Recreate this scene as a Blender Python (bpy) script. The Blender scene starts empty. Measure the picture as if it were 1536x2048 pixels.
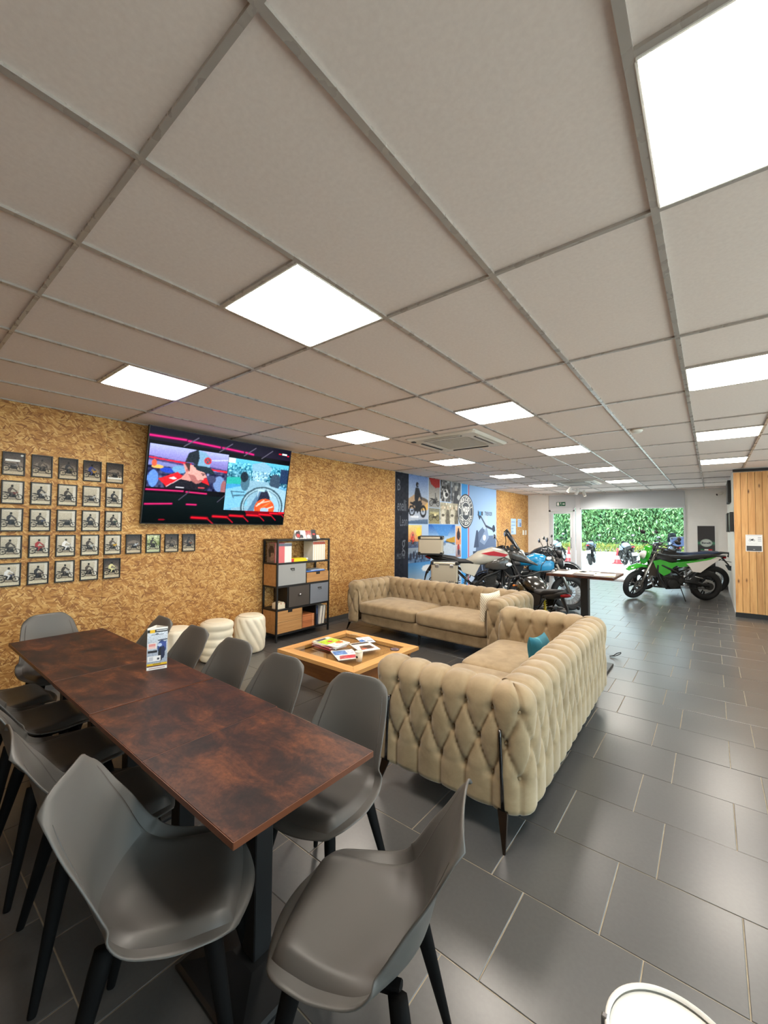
import bpy, math, random
import numpy as np
from mathutils import Vector, Matrix
random.seed(7)
rng = np.random.default_rng(7)
PI = math.pi
S = bpy.context.scene
COL = S.collection

# ------------------------------------------------------------------ camera, world, sun, exposure
YAW, PITCH, ROLL, FPX = 0.67313, 0.03528, 0.008756, 820.74
EYE = Vector((0.7365, -1.6769, 1.585))
cd = bpy.data.cameras.new('camera'); cam = bpy.data.objects.new('camera', cd); COL.objects.link(cam)
cd.sensor_fit = 'HORIZONTAL'; cd.sensor_width = 36.0; cd.lens = FPX * 36.0 / 1536.0
cd.clip_start = 0.02; cd.clip_end = 300
_rt = Vector((math.cos(YAW), math.sin(YAW), 0)); _fw = Vector((-math.sin(YAW), math.cos(YAW), 0)); _up = Vector((0, 0, 1))
_f2 = _fw * math.cos(PITCH) + _up * math.sin(PITCH); _u2 = _up * math.cos(PITCH) - _fw * math.sin(PITCH)
_r3 = _rt * math.cos(ROLL) + _u2 * math.sin(ROLL); _u3 = _u2 * math.cos(ROLL) - _rt * math.sin(ROLL)
_m = Matrix.Identity(4)
for _i, _v in enumerate((_r3, _u3, -_f2, EYE)):
    _m[0][_i], _m[1][_i], _m[2][_i] = _v
cam.matrix_world = _m
S.camera = cam

LAMP = 15.5          # ceiling panel brightness
W = bpy.data.worlds.new('world'); S.world = W; W.use_nodes = True
_bg = W.node_tree.nodes['Background']; _bg.inputs[0].default_value = (0.74, 0.90, 1.0, 1); _bg.inputs[1].default_value = 2.8
sd = bpy.data.lights.new('sun', 'SUN'); sd.energy = 4.2; sd.angle = math.radians(4); sd.color = (1, 0.96, 0.9)
so = bpy.data.objects.new('sun', sd); COL.objects.link(so)
so.rotation_euler = Vector((0.35, 0.75, -0.9)).to_track_quat('-Z', 'Y').to_euler()
vs = S.view_settings
vs.view_transform = 'Standard'; vs.look = 'None'; vs.gamma = 1.0; vs.use_curve_mapping = False; vs.exposure = 0.98
S.cycles.max_bounces = 10; S.cycles.diffuse_bounces = 6; S.cycles.glossy_bounces = 4; S.cycles.transparent_max_bounces = 8
S.cycles.sample_clamp_indirect = 6.0

# ------------------------------------------------------------------ helpers: materials
def lin(c):
    c = np.asarray(c, float)
    return np.where(c <= 0.04045, c / 12.92, ((np.maximum(c, 0) + 0.055) / 1.055) ** 2.4)
def rgb(r, g, b): return tuple(lin(np.array([r, g, b]) / 255.0)) + (1.0,)
MATS = {}
def mat(name, col=None, rough=0.5, metal=0.0, **kw):
    if name in MATS: return MATS[name]
    m = bpy.data.materials.new(name); m.use_nodes = True; MATS[name] = m
    b = m.node_tree.nodes['Principled BSDF']
    if col: b.inputs['Base Color'].default_value = rgb(*col)
    b.inputs['Roughness'].default_value = rough; b.inputs['Metallic'].default_value = metal
    for k, v in kw.items(): b.inputs[k.replace('_', ' ')].default_value = v
    # a little procedural unevenness of the finish on everything
    nt = m.node_tree
    if not kw.get('Emission_Strength') and col:
        tc = nt.nodes.new('ShaderNodeTexCoord'); no = nt.nodes.new('ShaderNodeTexNoise'); no.inputs['Scale'].default_value = 9
        no.inputs['Detail'].default_value = 4
        nt.links.new(tc.outputs['Object'], no.inputs['Vector'])
        mr = nt.nodes.new('ShaderNodeMapRange'); mr.inputs['To Min'].default_value = max(0.02, rough - 0.06); mr.inputs['To Max'].default_value = min(1, rough + 0.06)
        nt.links.new(no.outputs[0], mr.inputs['Value']); nt.links.new(mr.outputs[0], b.inputs['Roughness'])
    return m
def NN(m): return m.node_tree.nodes, m.node_tree.links, m.node_tree.nodes['Principled BSDF']
def ramp(nodes, stops):
    r = nodes.new('ShaderNodeValToRGB'); e = r.color_ramp.elements
    while len(e) < len(stops): e.new(0.5)
    for k, (p, c) in enumerate(stops): e[k].position = p; e[k].color = rgb(*c)
    return r
def noise(nodes, links, vec, scale, detail=5, rough=0.6, dist=0.0):
    n = nodes.new('ShaderNodeTexNoise'); n.inputs['Scale'].default_value = scale; n.inputs['Detail'].default_value = detail
    n.inputs['Roughness'].default_value = rough; n.inputs['Distortion'].default_value = dist
    if vec is not None: links.new(vec, n.inputs['Vector'])
    return n
def mapping(nodes, links, vec, scale=(1, 1, 1), rot=(0, 0, 0), loc=(0, 0, 0)):
    mp = nodes.new('ShaderNodeMapping'); mp.inputs['Scale'].default_value = scale; mp.inputs['Rotation'].default_value = rot
    mp.inputs['Location'].default_value = loc
    links.new(vec, mp.inputs['Vector']); return mp.outputs[0]
def mixc(nodes, links, fac, a, b, mode='MIX'):
    mx = nodes.new('ShaderNodeMix'); mx.data_type = 'RGBA'; mx.blend_type = mode
    for sock, v in ((mx.inputs[0], fac), (mx.inputs[6], a), (mx.inputs[7], b)):
        if isinstance(v, (int, float)): sock.default_value = v
        elif isinstance(v, tuple): sock.default_value = v
        else: links.new(v, sock)
    return mx.outputs[2]
def bump(nodes, links, b, height, strength=0.3, dist=0.005):
    bp = nodes.new('ShaderNodeBump'); bp.inputs['Strength'].default_value = strength; bp.inputs['Distance'].default_value = dist
    links.new(height, bp.inputs['Height']); links.new(bp.outputs[0], b.inputs['Normal'])
def pos(nodes): return nodes.new('ShaderNodeNewGeometry').outputs['Position']
def objc(nodes): return nodes.new('ShaderNodeTexCoord').outputs['Object']

def m_osb():
    m = mat('chipboard', None, 0.62); n, l, b = NN(m); p = pos(n)
    d = noise(n, l, p, 3.2, 3); dv = n.new('ShaderNodeVectorMath'); dv.operation = 'SCALE'; dv.inputs['Scale'].default_value = 0.085
    l.new(d.outputs['Color'], dv.inputs[0]); ad = n.new('ShaderNodeVectorMath'); ad.operation = 'ADD'; l.new(p, ad.inputs[0]); l.new(dv.outputs[0], ad.inputs[1])
    cols = []
    for rot, sc, off in ((0.45, (1, 15, 66), 0), (-0.5, (1, 13, 60), 7), (0.08, (1, 11, 72), 3), (1.15, (1, 14, 58), 11)):
        mp = n.new('ShaderNodeMapping'); mp.vector_type = 'POINT'
        r1 = mapping(n, l, ad.outputs[0], rot=(rot, 0, 0), loc=(off, off, 0)); l.new(r1, mp.inputs['Vector']); mp.inputs['Scale'].default_value = sc
        v = n.new('ShaderNodeTexVoronoi'); v.inputs['Scale'].default_value = 1.0; l.new(mp.outputs[0], v.inputs['Vector'])
        sx = n.new('ShaderNodeSeparateColor'); l.new(v.outputs['Color'], sx.inputs[0]); cols.append((sx.outputs[0], v.outputs['Distance'], sx.outputs[1]))
    sel = noise(n, l, p, 9, 2)
    rr = [ramp(n, [(0.0, (160, 112, 58)), (0.3, (182, 135, 73)), (0.65, (198, 152, 86)), (1.0, (218, 178, 114))]) for _ in cols]
    for r_, (c, _, _) in zip(rr, cols): l.new(c, r_.inputs[0])
    def gt(x, t):
        q = n.new('ShaderNodeMath'); q.operation = 'GREATER_THAN'; l.new(x, q.inputs[0]); q.inputs[1].default_value = t; return q.outputs[0]
    c1 = mixc(n, l, gt(cols[0][2], 0.5), rr[0].outputs[0], rr[1].outputs[0])
    c2 = mixc(n, l, gt(cols[2][2], 0.55), c1, rr[2].outputs[0])
    c3 = mixc(n, l, gt(cols[3][2], 0.72), c2, rr[3].outputs[0])
    for rot, sc, thr, colr in ((.9, (1, 26, 120), .90, (228, 194, 134)), (-.15, (1, 20, 96), .91, (224, 188, 126)), (-.95, (1, 24, 130), .95, (146, 100, 52)), (.25, (1, 18, 88), .95, (150, 104, 56))):
        mp = n.new('ShaderNodeMapping'); l.new(mapping(n, l, ad.outputs[0], rot=(rot, 0, 0), loc=(rot * 9, rot * 5, 0)), mp.inputs['Vector']); mp.inputs['Scale'].default_value = sc
        v = n.new('ShaderNodeTexVoronoi'); v.inputs['Scale'].default_value = 1.0; l.new(mp.outputs[0], v.inputs['Vector']); sx = n.new('ShaderNodeSeparateColor'); l.new(v.outputs['Color'], sx.inputs[0])
        c3 = mixc(n, l, gt(sx.outputs[2], thr), c3, rgb(*colr))
    # dark slivers between strands
    dk = n.new('ShaderNodeMapRange'); dk.inputs['From Min'].default_value = 0.62; dk.inputs['From Max'].default_value = 1.15
    l.new(cols[1][1], dk.inputs['Value'])
    c4 = mixc(n, l, dk.outputs[0], c3, rgb(146, 98, 50))
    big = noise(n, l, p, 1.6, 4); br = ramp(n, [(0.3, (222, 206, 186)), (0.7, (255, 252, 244))]); l.new(big.outputs[0], br.inputs[0])
    c5 = mixc(n, l, 1.0, c4, br.outputs[0], 'MULTIPLY')
    l.new(c5, b.inputs['Base Color']); bump(n, l, b, cols[0][0], 0.25, 0.002)
    return m
def m_tile():
    m = mat('slate_tile', None, 0.36); n, l, b = NN(m); p = pos(n)
    oi = n.new('ShaderNodeObjectInfo')
    a = noise(n, l, p, 1.5, 2, 0.4); f = noise(n, l, p, 60, 2, 0.5)
    r1 = ramp(n, [(0.25, (76, 75, 75)), (0.5, (82, 81, 80)), (0.75, (88, 86, 84))]); l.new(a.outputs[0], r1.inputs[0])
    r2 = ramp(n, [(0.3, (243, 243, 243)), (0.7, (255, 255, 255))]); l.new(f.outputs[0], r2.inputs[0])
    c = mixc(n, l, 1.0, r1.outputs[0], r2.outputs[0], 'MULTIPLY')
    hv = n.new('ShaderNodeMapRange'); hv.inputs['To Min'].default_value = 0.93; hv.inputs['To Max'].default_value = 1.06; l.new(oi.outputs['Random'], hv.inputs['Value'])
    cc = n.new('ShaderNodeVectorMath'); cc.operation = 'SCALE'; l.new(c, cc.inputs[0]); l.new(hv.outputs[0], cc.inputs['Scale'])
    l.new(cc.outputs[0], b.inputs['Base Color'])
    rr = n.new('ShaderNodeMapRange'); rr.inputs['To Min'].default_value = 0.275; rr.inputs['To Max'].default_value = 0.29; l.new(a.outputs[0], rr.inputs['Value'])
    l.new(rr.outputs[0], b.inputs['Roughness'])
    b.inputs['Specular IOR Level'].default_value = 0.75
    return m
def m_wood(name, cols, axis=2, scale=1.0, rough=0.5, knots=False, perobj=True):
    m = mat(name, None, rough); n, l, b = NN(m); p = objc(n)
    sc = [14.0 * scale] * 3; sc[axis] = 1.1 * scale
    off = p
    oi = n.new('ShaderNodeObjectInfo')
    if perobj:
        av = n.new('ShaderNodeVectorMath'); av.operation = 'ADD'; l.new(p, av.inputs[0])
        mu = n.new('ShaderNodeMath'); mu.operation = 'MULTIPLY'; mu.inputs[1].default_value = 37.0; l.new(oi.outputs['Random'], mu.inputs[0]); l.new(mu.outputs[0], av.inputs[1]); off = av.outputs[0]
    v = mapping(n, l, off, scale=tuple(sc)); w = noise(n, l, v, 1.6, 6, 0.6, 0.8)
    r = ramp(n, [(0.25, cols[0]), (0.5, cols[1]), (0.78, cols[2])]); l.new(w.outputs[0], r.inputs[0]); c = r.outputs[0]
    if knots:
        kv = n.new('ShaderNodeTexVoronoi'); kv.inputs['Scale'].default_value = 1.0
        ks = [9.0] * 3; ks[axis] = 3.2
        l.new(mapping(n, l, off, scale=tuple(ks)), kv.inputs['Vector'])
        km = n.new('ShaderNodeMapRange'); km.inputs['From Min'].default_value = 0.05; km.inputs['From Max'].default_value = 0.17; km.inputs['To Min'].default_value = 1; km.inputs['To Max'].default_value = 0
        l.new(kv.outputs['Distance'], km.inputs['Value'])
        c = mixc(n, l, km.outputs[0], c, rgb(92, 52, 24))
        hv = n.new('ShaderNodeMapRange'); hv.inputs['To Min'].default_value = 0.72; hv.inputs['To Max'].default_value = 1.08; l.new(oi.outputs['Random'], hv.inputs['Value'])
        cc = n.new('ShaderNodeVectorMath'); cc.operation = 'SCALE'; l.new(c, cc.inputs[0]); l.new(hv.outputs[0], cc.inputs['Scale']); c = cc.outputs[0]
    l.new(c, b.inputs['Base Color']); bump(n, l, b, w.outputs[0], 0.12, 0.002)
    return m
def m_rust():
    m = mat('rust_laminate', None, 0.45); n, l, b = NN(m); b.inputs['Specular IOR Level'].default_value = 0.25
    oi = n.new('ShaderNodeObjectInfo'); mu = n.new('ShaderNodeMath'); mu.operation = 'MULTIPLY'; mu.inputs[1].default_value = 23.0; l.new(oi.outputs['Random'], mu.inputs[0])
    av = n.new('ShaderNodeVectorMath'); av.operation = 'ADD'; l.new(pos(n), av.inputs[0]); l.new(mu.outputs[0], av.inputs[1]); p = av.outputs[0]
    v = mapping(n, l, p, scale=(1.0, 1.7, 1)); a = noise(n, l, v, 4.2, 10, 0.72, 0.5); f = noise(n, l, p, 45, 4, 0.7)
    r = ramp(n, [(0.36, (26, 14, 16)), (0.46, (48, 24, 19)), (0.55, (76, 40, 25)), (0.68, (116, 66, 38))]); l.new(a.outputs[0], r.inputs[0])
    r2 = ramp(n, [(0.32, (190, 185, 185)), (0.66, (255, 255, 255))]); l.new(f.outputs[0], r2.inputs[0])
    l.new(mixc(n, l, 1.0, r.outputs[0], r2.outputs[0], 'MULTIPLY'), b.inputs['Base Color'])
    bump(n, l, b, f.outputs[0], 0.08, 0.001); return m
def m_velvet():
    m = mat('beige_velvet', None, 0.75); n, l, b = NN(m); p = pos(n)
    a = noise(n, l, p, 7, 5, 0.6, 0.4); r = ramp(n, [(0.3, (132, 112, 82)), (0.5, (150, 129, 97)), (0.72, (166, 145, 113))]); l.new(a.outputs[0], r.inputs[0])
    l.new(r.outputs[0], b.inputs['Base Color']); b.inputs['Sheen Weight'].default_value = 0.35; b.inputs['Sheen Roughness'].default_value = 0.4
    f = noise(n, l, p, 260, 2); bump(n, l, b, f.outputs[0], 0.08, 0.001); return m
def m_plain_noise(name, c0, c1, scale=6, rough=0.6, b_str=0.05, **kw):
    m = mat(name, None, rough, **kw); n, l, b = NN(m); p = pos(n)
    a = noise(n, l, p, scale, 5, 0.6); r = ramp(n, [(0.3, c0), (0.7, c1)]); l.new(a.outputs[0], r.inputs[0]); l.new(r.outputs[0], b.inputs['Base Color'])
    bump(n, l, b, a.outputs[0], b_str, 0.003); return m
def m_print(name, emit=0.0, rough=0.45):
    m = mat(name, None, rough); n, l, b = NN(m)
    at = n.new('ShaderNodeAttribute'); at.attribute_name = 'ink'
    l.new(at.outputs['Color'], b.inputs['Base Color'])
    if emit:
        l.new(at.outputs['Color'], b.inputs['Emission Color']); b.inputs['Emission Strength'].default_value = emit
        b.inputs['Base Color'].default_value = (0, 0, 0, 1)
        for lk in list(b.inputs['Base Color'].links): l.remove(lk)
    return m
def m_glass():
    m = bpy.data.materials.new('clear_glass'); m.use_nodes = True; MATS['clear_glass'] = m
    nt = m.node_tree; nt.nodes.clear(); o = nt.nodes.new('ShaderNodeOutputMaterial'); t = nt.nodes.new('ShaderNodeBsdfTransparent'); t.inputs[0].default_value = (0.93, 0.97, 0.96, 1)
    g = nt.nodes.new('ShaderNodeBsdfGlossy'); g.inputs['Roughness'].default_value = 0.02; fr = nt.nodes.new('ShaderNodeFresnel'); mx = nt.nodes.new('ShaderNodeMixShader')
    ge = nt.nodes.new('ShaderNodeNewGeometry'); iv = nt.nodes.new('ShaderNodeMath'); iv.operation = 'SUBTRACT'; iv.inputs[0].default_value = 1.0; nt.links.new(ge.outputs['Backfacing'], iv.inputs[1])
    mu = nt.nodes.new('ShaderNodeMath'); mu.operation = 'MULTIPLY'; nt.links.new(fr.outputs[0], mu.inputs[0]); nt.links.new(iv.outputs[0], mu.inputs[1]); nt.links.new(mu.outputs[0], mx.inputs[0]); nt.links.new(t.outputs[0], mx.inputs[1]); nt.links.new(g.outputs[0], mx.inputs[2]); nt.links.new(mx.outputs[0], o.inputs[0])
    return m

OSB = m_osb(); TILE = m_tile(); RUST = m_rust(); VELVET = m_velvet(); GLASS = m_glass()
PRINT = m_print('printed_paper'); PHOTO = m_print('glossy_photo_print', 0, 0.25); PHOTO.node_tree.nodes['Principled BSDF'].inputs['Specular IOR Level'].default_value = 0.2; SCREEN = m_print('lit_screen', 0.8, 0.16); SCREEN.node_tree.nodes['Principled BSDF'].inputs['Specular IOR Level'].default_value = 0.05; MURAL = m_print('printed_wallpaper', 0, 0.6); MURAL.node_tree.nodes['Principled BSDF'].inputs['Specular IOR Level'].default_value = 0.2
GROUT = m_plain_noise('sandy_grout', (150, 138, 120), (176, 164, 142), 20, 0.85)
CEIL = m_plain_noise('ceiling_tile_white', (230, 217, 211), (237, 225, 219), 60, 0.9, 0.03)
BAR = mat('ceiling_bar_metal', (168, 160, 154), 0.28, 0.0, Specular_IOR_Level=0.8)
WHITEWALL = m_plain_noise('white_wall_paint', (228, 227, 224), (234, 233, 231), 3, 0.7, 0.02)
PLINTH = mat('dark_grey_plinth', (70, 69, 68), 0.5)
BLACK = mat('black_metal', (22, 22, 23), 0.42)
BLACKWOOD = mat('black_stained_wood', (11, 10, 10), 0.7, 0, Specular_IOR_Level=0.12)
BLACKPL = mat('black_plastic', (24, 24, 25), 0.5)
RUBBER = mat('tyre_rubber', (25, 25, 26), 0.75)
CHAIRPL = mat('grey_shell_plastic', (84, 82, 79), 0.42)
CHAIRPAD = mat('grey_leatherette', (74, 71, 68), 0.44)
CHROME = mat('dark_chrome', (84, 82, 82), 0.2, 1.0)
STEEL = mat('brushed_steel', (170, 170, 172), 0.3, 1.0)
ALU = mat('bead_blasted_aluminium', (196, 186, 166), 0.42, 0.55)
WHITEPL = mat('white_plastic', (226, 224, 218), 0.4)
CERAMIC = m_plain_noise('cream_stool_resin', (226, 216, 192), (238, 229, 208), 5, 0.5)
PAPER = mat('white_paper', (236, 233, 226), 0.6)
ENGINE = mat('cast_engine_black', (34, 33, 32), 0.5, 0.4)
LAMPMAT = mat('lit_diffuser', (255, 255, 255), 0.5, Emission_Color=(1.0, 0.915, 0.81, 1), Emission_Strength=LAMP)
PINE = m_wood('pine_plank', ((176, 120, 66), (206, 152, 92), (226, 178, 116)), 2, 0.8, 0.5, True)
HONEY = m_wood('honey_wood', ((184, 128, 68), (208, 156, 94), (224, 178, 118)), 1, 0.7, 0.38)
HONEYX = m_wood('honey_wood_cross', ((184, 128, 68), (208, 156, 94), (224, 178, 118)), 0, 0.7, 0.38)
BROWNW = m_wood('brown_wood', ((142, 92, 48), (174, 118, 66), (194, 138, 82)), 1, 0.7, 0.42)
APRONW = m_wood('orange_brown_wood', ((128, 76, 32), (158, 98, 44), (180, 120, 60)), 0, 0.7, 0.4)
DRAWERW = m_wood('drawer_wood', ((150, 104, 58), (178, 130, 78), (196, 150, 96)), 1, 0.9, 0.55)
REDWOOD = m_wood('reddish_box_wood', ((148, 82, 46), (182, 108, 62), (200, 128, 80)), 1, 0.9, 0.55)

# ------------------------------------------------------------------ helpers: meshes and objects
def mesh(name, v, f, m=None, smooth=False):
    me = bpy.data.meshes.new(name)
    v = np.asarray(v, float)
    me.from_pydata(v.tolist(), [], [list(map(int, x)) for x in f]); me.update()
    if m: me.materials.append(m)
    if smooth: me.polygons.foreach_set('use_smooth', [True] * len(me.polygons))
    return me
def link(name, me, parent=None, loc=None, rot=None):
    o = bpy.data.objects.new(name, me); COL.objects.link(o)
    if parent: o.parent = parent
    if loc is not None: o.location = loc
    if rot is not None: o.rotation_euler = rot
    return o
def tag(o, label, cat, group=None, kind=None):
    if label: o['label'] = label
    if cat: o['category'] = cat
    if group: o['group'] = group
    if kind: o['kind'] = kind
    return o
def thing(name, label, cat, loc=(0, 0, 0), rz=0, group=None):
    o = link(name, None, None, loc, (0, 0, rz)); o.empty_display_size = 0.05
    return tag(o, label, cat, group)
def copytree(o, parent=None):
    c = o.copy(); COL.objects.link(c)
    if parent: c.parent = parent
    for ch in list(o.children): copytree(ch, c)
    return c
class MB:
    def __init__(s): s.v = []; s.f = []; s.n = 0
    def add(s, v, f):
        v = np.asarray(v, float); s.v.append(v); s.f += [[i + s.n for i in q] for q in f]; s.n += len(v); return s
    def box(s, c, d, bev=0.0, M=None):
        x, y, z = d[0] / 2, d[1] / 2, d[2] / 2
        if bev <= 0:
            v = np.array([(a, b, e) for a in (-x, x) for b in (-y, y) for e in (-z, z)])
            f = [(0, 1, 3, 2), (4, 6, 7, 5), (0, 4, 5, 1), (2, 3, 7, 6), (0, 2, 6, 4), (1, 5, 7, 3)]
        else:
            v = []; idx = {}
            for a in (-1, 1):
                for b in (-1, 1):
                    for e in (-1, 1):
                        for ax in range(3):
                            q = [a * (x - bev), b * (y - bev), e * (z - bev)]; q[ax] += (a, b, e)[ax] * bev
                            idx[(a, b, e, ax)] = len(v); v.append(q)
            f = []
            for a in (-1, 1):
                f.append([idx[(a, -1, -1, 0)], idx[(a, 1, -1, 0)], idx[(a, 1, 1, 0)], idx[(a, -1, 1, 0)]][::a])
                f.append([idx[(-1, a, -1, 1)], idx[(-1, a, 1, 1)], idx[(1, a, 1, 1)], idx[(1, a, -1, 1)]][::a])
                f.append([idx[(-1, -1, a, 2)], idx[(1, -1, a, 2)], idx[(1, 1, a, 2)], idx[(-1, 1, a, 2)]][::a])
                for b in (-1, 1):
                    f.append([idx[(a, b, -1, 0)], idx[(a, b, 1, 0)], idx[(a, b, 1, 1)], idx[(a, b, -1, 1)]][::-a * b])
                    f.append([idx[(a, -1, b, 0)], idx[(a, 1, b, 0)], idx[(a, 1, b, 2)], idx[(a, -1, b, 2)]][::a * b])
                    f.append([idx[(-1, a, b, 1)], idx[(1, a, b, 1)], idx[(1, a, b, 2)], idx[(-1, a, b, 2)]][::-a * b])
                    for e in (-1, 1): f.append([idx[(a, b, e, 0)], idx[(a, b, e, 1)], idx[(a, b, e, 2)]][::a * b * e])
            v = np.array(v)
        if M is not None: v = (np.array(M.to_3x3()) @ v.T).T
        return s.add(v + np.array(c), f)
    def tube(s, path, r, n=8, cap=True, flat=1.0, closed=False):
        P = [Vector(p) for p in path]; k = len(P); R = r if hasattr(r, '__len__') else [r] * k
        v = []; t0 = None; up = None
        for i in range(k):
            if closed: t = (P[(i + 1) % k] - P[i - 1]).normalized()
            else: t = (P[min(i + 1, k - 1)] - P[max(i - 1, 0)]).normalized()
            if up is None:
                up = Vector((0, 0, 1)) if abs(t.z) < 0.9 else Vector((0, 1, 0))
            a = t.cross(up).normalized(); b = a.cross(t).normalized(); up = b
            for j in range(n):
                w = 2 * PI * j / n; q = P[i] + (a * math.cos(w) + b * math.sin(w) * flat) * R[i]; v.append(tuple(q))
        f = []
        for i in range(k if closed else k - 1):
            i2 = (i + 1) % k
            for j in range(n): f.append((i * n + j, i * n + (j + 1) % n, i2 * n + (j + 1) % n, i2 * n + j))
        if cap and not closed: f.append(list(range(n))[::-1]); f.append([(k - 1) * n + j for j in range(n)])
        return s.add(v, f)
    def lathe(s, prof, c=(0, 0, 0), axis='z', n=24, cap=True):
        v = []
        for (r, h) in prof:
            for j in range(n):
                w = 2 * PI * j / n; a, b = r * math.cos(w), r * math.sin(w)
                v.append((a, b, h) if axis == 'z' else ((a, h, -b) if axis == 'y' else (h, a, b)))
        f = []; k = len(prof)
        for i in range(k - 1):
            for j in range(n): f.append((i * n + j, i * n + (j + 1) % n, (i + 1) * n + (j + 1) % n, (i + 1) * n + j))
        if cap: f.append(list(range(n))[::-1]); f.append([(k - 1) * n + j for j in range(n)])
        return s.add(np.array(v) + np.array(c), f)
    def loft(s, secs, n=16, e=2.4):   # (x, y, z, half width, half height)
        v = []
        for (x, y, z, ry, rz) in secs:
            for j in range(n):
                w = 2 * PI * j / n; cw, sw = math.cos(w), math.sin(w)
                v.append((x, y + ry * math.copysign(abs(cw) ** (2 / e), cw), z + rz * math.copysign(abs(sw) ** (2 / e), sw)))
        f = []; k = len(secs)
        for i in range(k - 1):
            for j in range(n): f.append((i * n + j, i * n + (j + 1) % n, (i + 1) * n + (j + 1) % n, (i + 1) * n + j))
        f.append(list(range(n))[::-1]); f.append([(k - 1) * n + j for j in range(n)])
        return s.add(v, f)
    def prism(s, poly, y0, y1, bev=0.0):     # polygon in xz, extruded along y
        k = len(poly); v = [(x, y0, z) for x, z in poly] + [(x, y1, z) for x, z in poly]
        f = [list(range(k)), list(range(2 * k - 1, k - 1, -1))] + [(i, i + k, (i + 1) % k + k, (i + 1) % k) for i in range(k)]
        return s.add(v, f)
    def ball(s, c, r, n=10, sq=(1, 1, 1)):
        prof = [(max(1e-4, math.sin(PI * i / n)) * r, -math.cos(PI * i / n) * r) for i in range(n + 1)]
        v0 = s.n; s.lathe(prof, (0, 0, 0), 'z', n + 2); s.v[-1] = s.v[-1] * np.array(sq) + np.array(c); return s
    def xf(s, fn):
        s.v = [fn(np.vstack(s.v))] if s.v else s.v; return s
    def build(s, name, m, parent=None, smooth=False, loc=None, rot=None):
        return link(name, mesh(name, np.vstack(s.v), s.f, m, smooth), parent, loc, rot)
def autosmooth(o, ang=0.7):
    me = o.data; me.polygons.foreach_set('use_smooth', [True] * len(me.polygons))
    try: me.set_sharp_from_angle(angle=ang)
    except Exception: pass
    return o
def box(name, c, d, m, parent=None, bev=0.0, rot=None):
    b = MB().box((0, 0, 0), d, bev); return b.build(name, m, parent, False, c, rot)
def gridfaces(nu, nv, closed_u=False):
    f = []
    for i in range(nu if closed_u else nu - 1):
        for j in range(nv - 1):
            a = i * nv + j; b = ((i + 1) % nu) * nv + j; f.append((a, b, b + 1, a + 1))
    return f

def structure(o, label=None):
    o['kind'] = 'structure'
    if label: o['label'] = label
    return o

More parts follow.
